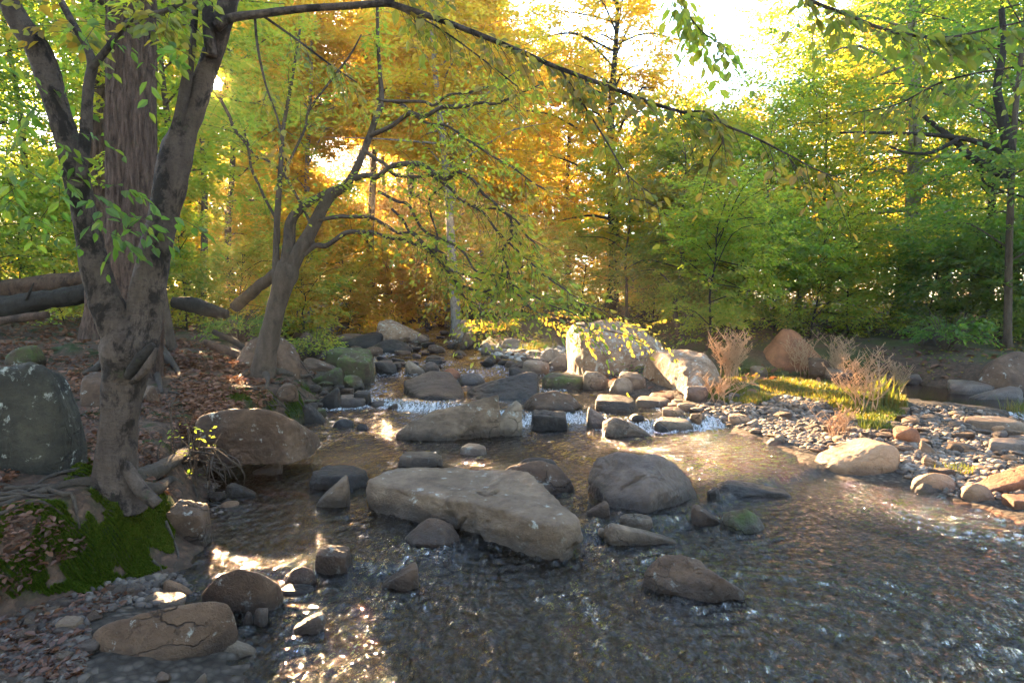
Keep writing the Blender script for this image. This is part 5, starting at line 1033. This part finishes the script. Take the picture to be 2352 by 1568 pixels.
def forest(spec, group, label, seed):
    rng = np.random.RandomState(seed)
    for px, Y, H, cb, Rr, r, bk, lf, nl, L in spec:
        make_tree('tree', label, base_at(px, Y), H * rng.uniform(.92, 1.08), cb, Rr, r, bk, lf, rng, nl, 20 if lf == 'gold' else 17, 40, L * .9, (rng.uniform(-.03, .03), rng.uniform(-.02, .02)), 1.1, group)
forest([(610, 36, 17, 3, 4.2, .17, 'brown', 'gold', 36, .18), (790, 38, 18, 3, 4.4, .2, 'grey', 'gold', 36, .19), (775, 29, 15, 1.6, 4.4, .14, 'brown', 'gold', 38, .16), (760, 40, 18, 1.6, 4.6, .16, 'brown', 'gold', 38, .18), (870, 38, 18, 1.6, 4.6, .16, 'grey', 'gold', 38, .18), (830, 33, 16, 1.6, 4.4, .14, 'brown', 'gold', 38, .16), (905, 28, 15, 1.8, 4.2, .13, 'grey', 'gold', 38, .15), (700, 33, 16, 1.6, 4.4, .14, 'brown', 'gold', 38, .16), (985, 29, 16, 1.8, 4.4, .15, 'grey', 'gold', 38, .16), (640, 29, 15, 1.6, 4.4, .13, 'brown', 'gold', 38, .16), (1130, 37, 17, 1.8, 4.6, .15, 'grey', 'gold', 38, .18), (955, 34, 18, 3.4, 4.2, .22, 'brown', 'gold', 38, .17), 
        (1115, 31, 18, 3.6, 4.2, .2, 'grey', 'gold', 38, .16), (1200, 38, 17, 3, 4.4, .19, 'brown', 'gold', 36, .19), (1300, 34, 15, 3, 4.4, .18, 'brown', 'gold', 38, .17),
        (690, 46, 20, 3, 5, .2, 'brown', 'gold', 34, .22), (1500, 36, 12, 2.4, 3.8, .15, 'brown', 'gold', 32, .18)],
       'trees of the golden wood upstream', 'golden-leaved tree of the sunlit wood upstream', 31)
forest([(470, 34, 15, 2.2, 4.2, .17, 'brown', 'mixed', 34, .17), (440, 27, 14, 1.6, 4.2, .13, 'brown', 'mixed', 36, .15), (360, 29, 15, 1.6, 4, .16, 'brown', 'mixed', 34, .16), (180, 22, 13, 1.6, 3.6, .14, 'brown', 'green', 36, .13), (60, 17, 12, 1.2, 3.4, .12, 'dark', 'green', 36, .115),
        (-90, 13.5, 11, 1.2, 3.2, .12, 'dark', 'deep', 36, .10), (-60, 22, 14, 1.5, 3.6, .15, 'dark', 'mixed', 34, .14), (270, 18, 12, 1.6, 3.0, .11, 'brown', 'green', 32, .12)],
       'trees behind the left bank', 'green-leaved tree of the wood behind the left bank', 32)
forest([(1700, 30, 10, 1.6, 3.8, .14, 'brown', 'gold', 32, .15), (1830, 25, 13, 1.6, 3.8, .14, 'brown', 'mixed', 36, .13), (1950, 30, 16, 2, 4.2, .18, 'grey', 'gold', 38, .15), (2170, 24, 15, 1.6, 4.2, .17, 'dark', 'green', 40, .13),
        (2260, 19, 14, 1.2, 3.8, .14, 'dark', 'deep', 40, .115), (2420, 16, 13, 1.2, 3.6, .14, 'dark', 'deep', 40, .11), (2080, 34, 17, 2, 4.4, .17, 'grey', 'gold', 36, .17), (2330, 28, 16, 1.5, 4.2, .17, 'dark', 'green', 36, .15),
        (2560, 20, 14, 1.4, 4, .15, 'dark', 'deep', 36, .12), (1620, 22, 7.5, 1.3, 3.0, .10, 'brown', 'green', 30, .12), (1760, 19, 6.5, 1.0, 2.6, .08, 'brown', 'green', 30, .10), (1900, 20, 8.5, 1.0, 3.0, .09, 'brown', 'green', 34, .105), (2480, 34, 17, 2, 4.4, .17, 'dark', 'green', 34, .17)],
       'trees behind the right bank', 'green or yellow-leaved tree of the wood behind the right bank', 33)
rng = np.random.RandomState(44)
for px, Y, H, Rr, lf, L in [(1590, 18.0, 3.2, 1.5, 'green', .08), (1690, 16.0, 3.0, 1.5, 'green', .075), (1780, 16.5, 3.6, 1.7, 'green', .075), (1860, 15.2, 2.8, 1.5, 'green', .075), (1950, 15.5, 3.4, 1.7, 'green', .075), (2040, 16.2, 2.8, 1.5, 'green', .075),
                            (2130, 14.6, 2.2, 1.5, 'deep', .08), (2210, 14.4, 2.8, 1.6, 'deep', .08), (2300, 13.8, 2.4, 1.5, 'deep', .08), (2400, 14.5, 3.2, 1.7, 'deep', .08), (2500, 13, 3, 1.6, 'deep', .08), (1500, 21, 2.8, 1.4, 'mixed', .09), (1330, 22, 3.2, 1.6, 'mixed', .09), (1200, 25, 3.2, 1.7, 'gold', .11)]:
    make_tree('sapling', 'bushy green understorey sapling on the right bank', base_at(px, Y), H, .25, Rr, .03, 'dark', lf, rng, 24, 12, 26, L, (rng.uniform(-.1, .1), -.05), .62, 'understorey saplings of the right bank')
for px, Y, H, Rr, lf, L in [(-60, 12, 3.2, 1.6, 'green', .085), (40, 13.5, 3.2, 1.6, 'green', .085), (150, 14.5, 3.4, 1.7, 'green', .085), (240, 16, 3.2, 1.6, 'green', .09), (430, 15.5, 2.6, 1.2, 'green', .085), (510, 17, 2.6, 1.2, 'mixed', .085), (700, 19, 2.4, 1.3, 'mixed', .09), (800, 24, 2.8, 1.5, 'gold', .11), (960, 27, 3, 1.5, 'gold', .12), (620, 24, 3, 1.5, 'gold', .11)]:
    make_tree('sapling', 'leafy understorey sapling behind the left bank', base_at(px, Y), H, .3, Rr, .03, 'dark', lf, rng, 22, 12, 26, L, (rng.uniform(-.1, .1), -.05), .62, 'understorey saplings of the left bank')
rng = np.random.RandomState(45)
for k, px in enumerate(np.linspace(100, 1500, 13)):
    Y = rng.uniform(22, 40); make_tree('sapling', 'low golden sapling under the trees upstream', base_at(px + rng.uniform(-20, 20), Y), rng.uniform(3.2, 6), .3, rng.uniform(1.7, 2.6), .04, 'brown', 'gold' if k % 3 else 'mixed', rng, 24, 12, 26, .14, (rng.uniform(-.1, .1), -.05), .8, 'golden saplings upstream')
def bush(label, px, Y, H, Rr, mat, L, n=60, m=22, seed=0, dz=0.0):
    rng = np.random.RandomState(seed); b = base_at(px, Y); b[2] += dz; root = thing('bush', label, 'bush', b); G = Geo(); C = []; T = []
    for i in range(n):
        az = rng.uniform(0, 6.28); d = np.array([math.cos(az), math.sin(az), 0]); e = b + d * Rr * rng.uniform(.3, 1) + UP * H * rng.uniform(.25, 1)
        G.add(*tube([b + d * .05, (b + e) / 2 + UP * .15 * H, e], [.010, .007, .003], 4, 6, cap=False)); C.append(b + (e - b) * .6 + UP * .1 * H); T.append(d + UP * rng.uniform(-.2, .4))
    V, Q = G.get(); child('stems', V, Q, BK['brown'], root)
    leaves_obj('foliage', [spray(np.array(C), np.array(T), Rr * .55, m, L, rng)], mat, root, True)
bush('pale bluish-green bush left of the leaning tree, above the big brown boulder', 548, 12.2, .75, .75, 'deep', .07, 60, 20, 1)
bush('leafy bush on the bank right of the leaning tree trunk', 720, 13.6, .8, .8, 'green', .07, 50, 20, 2)
bush('large-leaved dark bush hanging over the side pool at the right', 2175, 12.2, .95, .75, 'deep', .10, 46, 16, 3)
bush('green bush at the far end of the pale gravel below the golden wood', 1130, 19, .7, .9, 'mixed', .09, 50, 18, 4)
for i, (px, Y, H, lab) in enumerate([(478, 4.6, .55, 'thin leafy seedling by the root tangle of the left bank'), (412, 4.7, .62, 'tallest thin reddish seedling between forked tree and root tangle'), (338, 4.25, .5, 'bare thin seedling close to the forked tree trunk')]):
    rs = np.random.RandomState(i); b = base_at([440, 405, 372][i], [4.85, 4.75, 4.5][i]); root = thing('seedling', lab, 'seedling', b); G = Geo()
    C = []; D = []
    for k in range([4, 3, 1][i]):
        o_ = np.array([.05 * rs.randn(), .03 * rs.randn(), -.02]); G.add(*tube([b + o_, b + o_ + [.02 * rs.randn(), 0, H * .5], b + o_ + [.05 * rs.randn(), 0, H * rs.uniform(.7, 1)]], [.006, .005, .003], 5, 10))
        for j in range(3): C.append(b + o_ + UP * H * rs.uniform(.2, .9)); D.append(rs.randn(3) * [1, 1, .2] + [0, 0, .1])
    V, Q = G.get(); child('stem', V, Q, BK['brown'], root)
    leaves_obj('foliage', [spray(np.array(C), np.array(D), .07, 3 if i < 2 else 1, .034, rs)], 'deep', root, True)

# ------------------------------------------------------------------ fallen wood
def log(label, pts, bark, seed, hollow=False, branches=()):
    P, r = path_px(pts); b = P[0].copy(); root = thing('fallen_log', label, 'log', b)
    V, Q = tube(P, r, 28, len(pts) * 22, .16, 3.5, ridge=lambda V, t, th: -.03 * r.mean() / .15 * np.abs(fbm(np.stack([th * 2, t * 3, 0 * t], -1) + seed, 3)), seed=seed)
    child('stem', V, Q, BK[bark], root)
    for j, (a, bq) in enumerate(branches): V, Q = tube([np.array(at(*a)), np.array(at(*bq))], [.03, .012], 6, 8, .1); child('stub', V, Q, BK[bark], root)
log('topmost rotten reddish log lying behind the mossy log at the left border', [(-80, 668, 11.6, 43), (40, 660, 11.6, 42), (120, 648, 11.7, 40), (205, 640, 11.8, 34)], 'rot', 1)
log('thick dark mossy log at the left border, raised off the ground', [(-90, 712, 10.6, 46), (20, 702, 10.6, 48), (120, 686, 10.7, 46), (225, 668, 10.8, 42)], 'dark', 2, branches=[((60, 690, 10.5), (78, 650, 10.4))])
log('thin lower log under the dark mossy log at the left border', [(-60, 745, 10.2, 18), (30, 733, 10.2, 20), (110, 722, 10.3, 17)], 'rot', 3)
log('broken black log piece right of the slim sapling, on the left bank', [(398, 694, 11.0, 26), (440, 700, 11.0, 38), (480, 712, 11.0, 34), (522, 722, 11.0, 22)], 'dark', 4)
log('reddish barkless log slanting down the bank to the leaning tree', [(470, 786, 9.6, 18), (520, 804, 9.5, 20), (560, 822, 9.4, 20), (596, 840, 9.4, 16)], 'rot', 5)
log('dark thin log just above the reddish barkless one', [(490, 762, 10.2, 12), (540, 785, 10.1, 15), (580, 818, 10.0, 12), (600, 838, 9.9, 8)], 'dark', 6)
log('pale leaning dead trunk resting behind the leaning tree', [(540, 705, 14.5, 26), (590, 662, 14.2, 27), (640, 622, 14.0, 24), (690, 580, 13.8, 18), (720, 555, 13.6, 10)], 'brown', 7)
rng = np.random.RandomState(61)
for i in range(34):
    px = rng.choice([rng.uniform(420, 720), rng.uniform(0, 260)], p=[.75, .25]); py = rng.uniform(810, 940) if px > 300 else rng.uniform(1100, 1180)
    P = hit(px, py); a = rng.uniform(-.6, .6); l = rng.uniform(.25, .7); d = np.array([math.cos(a), math.sin(a), 0]) * l
    ks = np.linspace(-.5, .5, 4); pts = np.array([P + d * k + [.02 * rng.randn(), .02 * rng.randn(), 0] for k in ks]); pts[:, 2] = gfast(pts[:, 0], pts[:, 1]) + .012
    V, Q = tube(pts, np.array([.012, .013, .010, .005]) * rng.uniform(.6, 1.3), 6, 14, .12, 12); o = mesh_np('stick', V, Q, BK['root'], True, None, None, P)
    tag(o, 'thin dead stick lying on the leaf litter of the left bank', 'stick', 'sticks on the left bank')
# root tangle over the dark inlet
rng = np.random.RandomState(62)
b = hit(470, 1080); root = thing('root_tangle', 'tangle of bare grey roots hanging over the dark inlet right of the forked tree', 'roots', b)
for i in range(22):
    p0 = at(rng.uniform(420, 500), rng.uniform(1020, 1075), 4.75 + rng.uniform(-.1, .3)); p3 = at(rng.uniform(470, 570), rng.uniform(1060, 1135), 4.75 + rng.uniform(-.1, .4)); mid = (p0 + p3) / 2 + rng.randn(3) * [.06, .05, .05]
    V, Q = tube([p0, mid, p3], [rng.uniform(.005, .014), .006, .002], 6, 16, .1, 20); child('root', V, Q, BK['root'], root)

# ------------------------------------------------------------------ dry weeds, grass, ground plants, litter
def dry_weed(label, px, py, hpx, wpx, stalks, seed, bark='dry'):
    rng = np.random.RandomState(seed); b = hit(px, py, False); k = b[1] / F; H = hpx * k; W = wpx * k; root = thing('dry_weed', label, 'weed', b); G = Geo(); G2 = Geo()
    for i in range(stalks):
        o_ = np.array([rng.randn() * W * .10, rng.randn() * W * .10, -.02]); top = np.array([rng.uniform(-.5, .5) * W, rng.uniform(-.3, .3) * W, H * rng.uniform(.6, 1)])
        P = spline([b + o_, b + o_ + top * [.15, .15, .35] + rng.randn(3) * .04 * H, b + o_ + top * [.6, .6, .7] + rng.randn(3) * .05 * H, b + o_ + top], 12); r0 = .0065 + .003 * rng.rand()
        G.add(*tube(P[::3], [r0 * (1 - .2 * q_) for q_ in range(4)], 5, 12, .15, 30))
        for j in range(15):
            f = rng.uniform(.3, 1); c = P[int(f * 11)]; az = rng.uniform(0, 6.28); d = np.array([math.cos(az), math.sin(az) * .8, rng.uniform(.3, 1.3)]) * H * rng.uniform(.10, .26)
            G2.add(*tube([c, c + d * .5, c + d + [0, 0, H * .03]], [.0042, .0032, .0018], 3, 4, cap=False))
            for q_ in range(3):
                e = c + d * rng.uniform(.4, 1); v = rng.randn(3) * [.5, .5, .5] + [0, 0, .4]; G2.add(*tube([e, e + v * H * .05], [.0038, .002], 3, 3, cap=False))
    V, Q = G.get(); child('stalk', V, Q, BK[bark], root); V, Q = G2.get(); child('seed_heads', V, Q, BK[bark], root)
dry_weed('pink-brown clump of dry weeds beside the sunlit pale boulder', 1672, 868, 108, 90, 22, 1)
dry_weed('sparse vase-shaped dry weed in front of the reddish pointed boulder', 1842, 862, 100, 70, 8, 2)
dry_weed('dry bushy weed right of the reddish pointed boulder', 1918, 872, 104, 74, 13, 3)
dry_weed('tallest pale orange dry weed standing on the grassy end of the gravel bar', 1985, 948, 150, 130, 11, 4)
dry_weed('small dry weed between tall grass and side pool', 2062, 905, 80, 50, 7, 5)
dry_weed('bent bleached dead stalks just above the tan egg-shaped boulder', 1925, 1004, 80, 110, 9, 6)
dry_weed('grey dead grass clump at the right foot of the sunlit pale boulder', 1655, 922, 66, 130, 12, 7)
def blades(P, H, rng, wid=.12, lean=.5):
    n = len(P); a = rng.rand(n) * 6.28; d = np.stack([np.cos(a), np.sin(a), 0 * a], -1); s = np.stack([-np.sin(a), np.cos(a), 0 * a], -1); ln = (rng.rand(n) * lean)[:, None] * H[:, None]
    w_ = (H * wid * .5)[:, None]
    V = np.stack([P - s * w_, P + s * w_, P + s * w_ * .6 + UP * H[:, None] * .6 + d * ln * .35, P + UP * H[:, None] + d * ln, P - s * w_ * .6 + UP * H[:, None] * .6 + d * ln * .35], 1)
    f = np.arange(n)[:, None] * 5
    return V.reshape(-1, 3), [f + np.array([[0, 1, 2, 4]]), f + np.array([[4, 2, 3]])]
def px_scatter(polys, rng, water=False):
    pts = []
    for poly, n in polys: pts += stone_spots(poly, n, rng, 0, 0)
    return hits([p[0] for p in pts], [p[1] for p in pts], water)
def world_scatter(n, x0, x1, y0, y1, keep, rng):
    x = rng.uniform(x0, x1, n); y = np.exp(rng.uniform(math.log(y0), math.log(y1), n)); z = gfast(x, y); k = (z > zw(x, y) + .02) & keep(x, y)
    return np.stack([x, y, z], -1)[k]
rng = np.random.RandomState(71)
GRASS_PX = [(1590, 872), (1680, 852), (1800, 852), (1930, 864), (2080, 892), (2085, 955), (2010, 985), (1940, 965), (1900, 930), (1800, 905), (1740, 930), (1660, 925), (1600, 905)]
P = px_scatter([(GRASS_PX, 22000)], rng); P = P[fbm(P * [2.1, 2.1, 0] + 4, 3) > -.2]; H = rng.uniform(.02, .075, len(P)) * (1 + .5 * fbm(P * 2, 2))
V, Q = blades(P, H, rng, .22, .9); tag(mesh_np('grass', V, Q, LM['grass'], False), 'low green and golden plants on the gravel bar', None, None, 'stuff')
for lab, px, py, n, hmax, rad, sd in (('tall green grass tuft beside the tallest dry weed', 2025, 925, 150, .40, .20, 1), ('green grass tuft at the right border by the side pool', 2345, 955, 160, .24, .22, 2), ('low dense green tuft left of the tall grass', 1955, 945, 420, .13, .24, 3), ('leafy green clump below the bent dead stalks', 2010, 985, 320, .12, .2, 4), ('small green clump at the left end of the grassy patch', 1735, 915, 320, .12, .22, 5), ('golden-lit tuft beside the pale gravel upstream', 1235, 800, 500, .22, .7, 6), ('orange-lit grass tuft left of the large orange slab', 2195, 1085, 200, .09, .2, 7)):
    rs = np.random.RandomState(sd); b = hit(px, py, False); o_ = np.clip(rs.randn(n, 2), -1.6, 1.6) * rad * .42; P = np.column_stack([b[0] + o_[:, 0], b[1] + o_[:, 1], gfast(b[0] + o_[:, 0], b[1] + o_[:, 1]) - .005])
    V, Q = blades(P, rs.uniform(.35, 1, n) * hmax, rs, .055 if hmax > .2 else .14, .7); tag(mesh_np('grass_tuft', V, Q, LM['grass'], False, None, None, b), lab, 'grass tuft')
# moss on the mound and the left bank
MOSS_PX = [([(0, 1170), (160, 1150), (225, 1125), (370, 1120), (402, 1200), (398, 1300), (290, 1340), (180, 1378), (0, 1445), (-100, 1480), (-100, 1200)], 110000), ([(570, 925), (640, 888), (690, 878), (725, 900), (718, 960), (640, 968)], 9000), ([(470, 892), (570, 892), (600, 930), (500, 922)], 3500), ([(150, 1062), (240, 1042), (232, 1110), (150, 1112)], 4000)]
P = px_scatter(MOSS_PX, rng); P0 = np.column_stack([P[:, :2], 0 * P[:, 0]]); nz = fbm(P0 * 2.6 + 31, 4) + .35 * fbm(P0 * 8 + 3, 2); P = P[nz > -.16]; H = rng.uniform(.007, .018, len(P))
V, Q = blades(P, H, rng, .8, 1.2); tag(mesh_np('moss', V, Q, LM['moss'], False), 'deep green moss on the left bank', None, None, 'stuff')
# fallen leaves
def litter(P, L, rng):
    n = len(P); a = rng.rand(n) * 6.28; A = unit(np.stack([np.cos(a), np.sin(a), rng.randn(n) * .3], -1)); N = unit(UP + .45 * rng.randn(n, 3)); return leaf_geo(P + UP * rng.uniform(.004, .03, n)[:, None], A, N, L, .6, True)
P1 = px_scatter([([(0, 745), (200, 745), (450, 770), (600, 860), (700, 890), (560, 900), (430, 1030), (420, 1150), (230, 1110), (0, 1170)], 12000), ([(400, 780), (600, 850), (690, 890), (560, 960), (430, 1000)], 4500), ([(0, 1150), (240, 1120), (250, 1250), (100, 1330), (0, 1400)], 900), (SHORE_PX, 1100)], rng, True)
P1 = P1[(P1[:, 2] > zw(P1[:, 0], P1[:, 1]) + .03) & (fbm(P1 * [1.6, 1.6, 0] + 2, 3) > -.2)]; k = np.clip(P1[:, 1] / 6, .75, 1.5)
P2 = world_scatter(16000, -30, 30, 9, 45, lambda x, y: fbm(np.stack([x, y, 0 * x], -1) * .4, 2) > -.15, rng)
V1, Q1 = litter(P1, (.014 + .058 * rng.rand(len(P1)) ** 1.6) * k, rng); V2, Q2 = litter(P2, rng.uniform(.10, .18, len(P2)), rng)
tag(mesh_np('leaf_litter', np.vstack([V1, V2]), np.vstack([Q1, Q2 + len(V1)]), LM['litter'], False), 'brown and reddish fallen leaves on the banks', None, None, 'stuff')
# ground plants under the trees
P = world_scatter(60000, -26, 30, 10.5, 42, lambda x, y: (fbm(np.stack([x, y, 0 * x], -1) * .5 + 8, 3) > .0) & ((x > 1.5) | (y > 15)), rng)
n = len(P); a = rng.rand(n) * 6.28; A = unit(np.stack([np.cos(a), np.sin(a), rng.uniform(.0, .8, n)], -1)); L = rng.uniform(.06, .13, n) * np.clip(P[:, 1] / 15, .8, 1.8)
V, Q = leaf_geo(P + UP * (rng.rand(n) ** 2 * .22)[:, None], A, unit(UP + .5 * rng.randn(n, 3)), L, .5, False)
tag(mesh_np('ground_plants', V, Q, LM['fern'], False), 'low green plants of the forest floor', None, None, 'stuff')
# the far wood, past the trees one can tell apart
rng = np.random.RandomState(81); n = 26000
az = rng.uniform(R(-56), R(56), n); Yd = rng.uniform(64, 98, n); hmax = 13 * (1 - .72 * np.exp(-((az - R(15.5)) / R(7)) ** 2)) + 2.5 * np.sin(az * 23) ; h = hmax * (1 + np.clip(Yd - 64, 0, 40) / 34) * rng.rand(n) ** 1.1
C = np.stack([np.tan(az) * Yd, Yd, gfast(np.tan(az) * Yd, Yd) + h + .3], -1); keep = fbm(C * [.16, .16, .3] + 3, 2) > -.25; C = C[keep]; n = len(C)
az = rng.uniform(R(-40), R(4), 6500); Yd = rng.uniform(106, 128, 6500); X_ = np.tan(az) * Yd           # a taller stand at its back
C = np.concatenate([C, np.stack([X_, Yd, gfast(X_, Yd) + 31 * rng.rand(6500) ** .8], -1)]); n = len(C)
D = rng.randn(n, 3) * [1, 1, .2]
parts = spray(C, D, 1.9, 18, .40, rng, .2, .6, .8); kk = slice(None); V, Q = leaf_geo(*[p[kk] for p in parts], .6)
tag(mesh_np('far_woods', V, Q, LM['far'], False), 'far golden wood behind the nearer trees', None, None, 'stuff')
rng = np.random.RandomState(82)
for i in range(34):
    az = rng.uniform(R(-40), R(40)); Y = rng.uniform(44, 64); x = math.tan(az) * Y; b = np.array([x, Y, gfast(x, Y)[0]]); H = 15 if abs(az - R(15.5)) > R(6) else 6; r = rng.uniform(.08, .2)
    root = thing('bare_trunk', 'slim trunk in the far golden wood', 'tree', b, 'slim trunks of the far wood')
    V, Q = tube([b - UP * .2, b + [rng.randn() * .2, 0, H * .5], b + [rng.randn() * .5, 0, H]], [r * 1.2, r * .8, r * .2], 7, 12, .06, 2); child('trunk', V, Q, BK['grey' if i % 2 else 'brown'], root)
# the wood closes in behind the viewer as well
rng = np.random.RandomState(83); n = 4200; az = rng.uniform(R(72), R(288), n); rr = rng.uniform(9, 17, n) + 5 * np.cos(az) ** 2
C = np.stack([np.sin(az) * rr, np.cos(az) * rr, gfast(np.sin(az) * rr, np.cos(az) * rr) + .3 + 16 * rng.rand(n)], -1); C = C[fbm(C * [.3, .3, .4] + 6, 2) > -.2]; D = rng.randn(len(C), 3) * [1, 1, .2]
parts = spray(C, D, 1.8, 16, .36, rng, .2, .6, .8); V, Q = leaf_geo(*parts, .6)
tag(mesh_np('surrounding_woods', V, Q, LM['shade'], False), 'wood closing in around the near end of the stream', None, None, 'stuff')
# the sun itself, far beyond everything
D_, F_ = ico(3); sp = np.array([0, 0, EYE]) + SUN * 2500
t = NT('sun_surface'); e = t.node('ShaderNodeEmission', inp={0: (1, .86, .62, 1), 1: 60.0}); ad = t.node('ShaderNodeAddShader'); t.l.new(e.outputs[0], ad.inputs[0]); t.l.new(t.node('ShaderNodeBsdfTransparent').outputs[0], ad.inputs[1]); t.l.new(ad.outputs[0], t.out.inputs[0])
sd = mesh_np('sun_disc', D_ * 2500 * math.tan(R(.6)), F_, t.m); sd.location = tuple(sp); tag(sd, 'low evening sun shining through the leaves', None, None, 'structure')
# ------------------------------------------------------------------ the hazy air in the low sun
bm = bmesh.new(); bmesh.ops.create_cube(bm, size=1.0); me = bpy.data.meshes.new('haze'); bm.to_mesh(me); bm.free()
hz = bpy.data.objects.new('haze', me); COL.objects.link(hz); hz.scale = (1900, 1900, 29.5); hz.location = (0, 0, 10.75)
hm = bpy.data.materials.new('haze'); hm.use_nodes = True; hn = hm.node_tree.nodes; hn.clear(); ho = hn.new('ShaderNodeOutputMaterial'); hp = hn.new('ShaderNodeVolumePrincipled')
hp.inputs['Color'].default_value = (1, .93, .82, 1); hp.inputs['Density'].default_value = 0.0008; hp.inputs['Anisotropy'].default_value = 0.45
hm.node_tree.links.new(hp.outputs[0], ho.inputs['Volume']); me.materials.append(hm)
tag(hz, 'warm haze hanging in the wood', None, None, 'stuff')
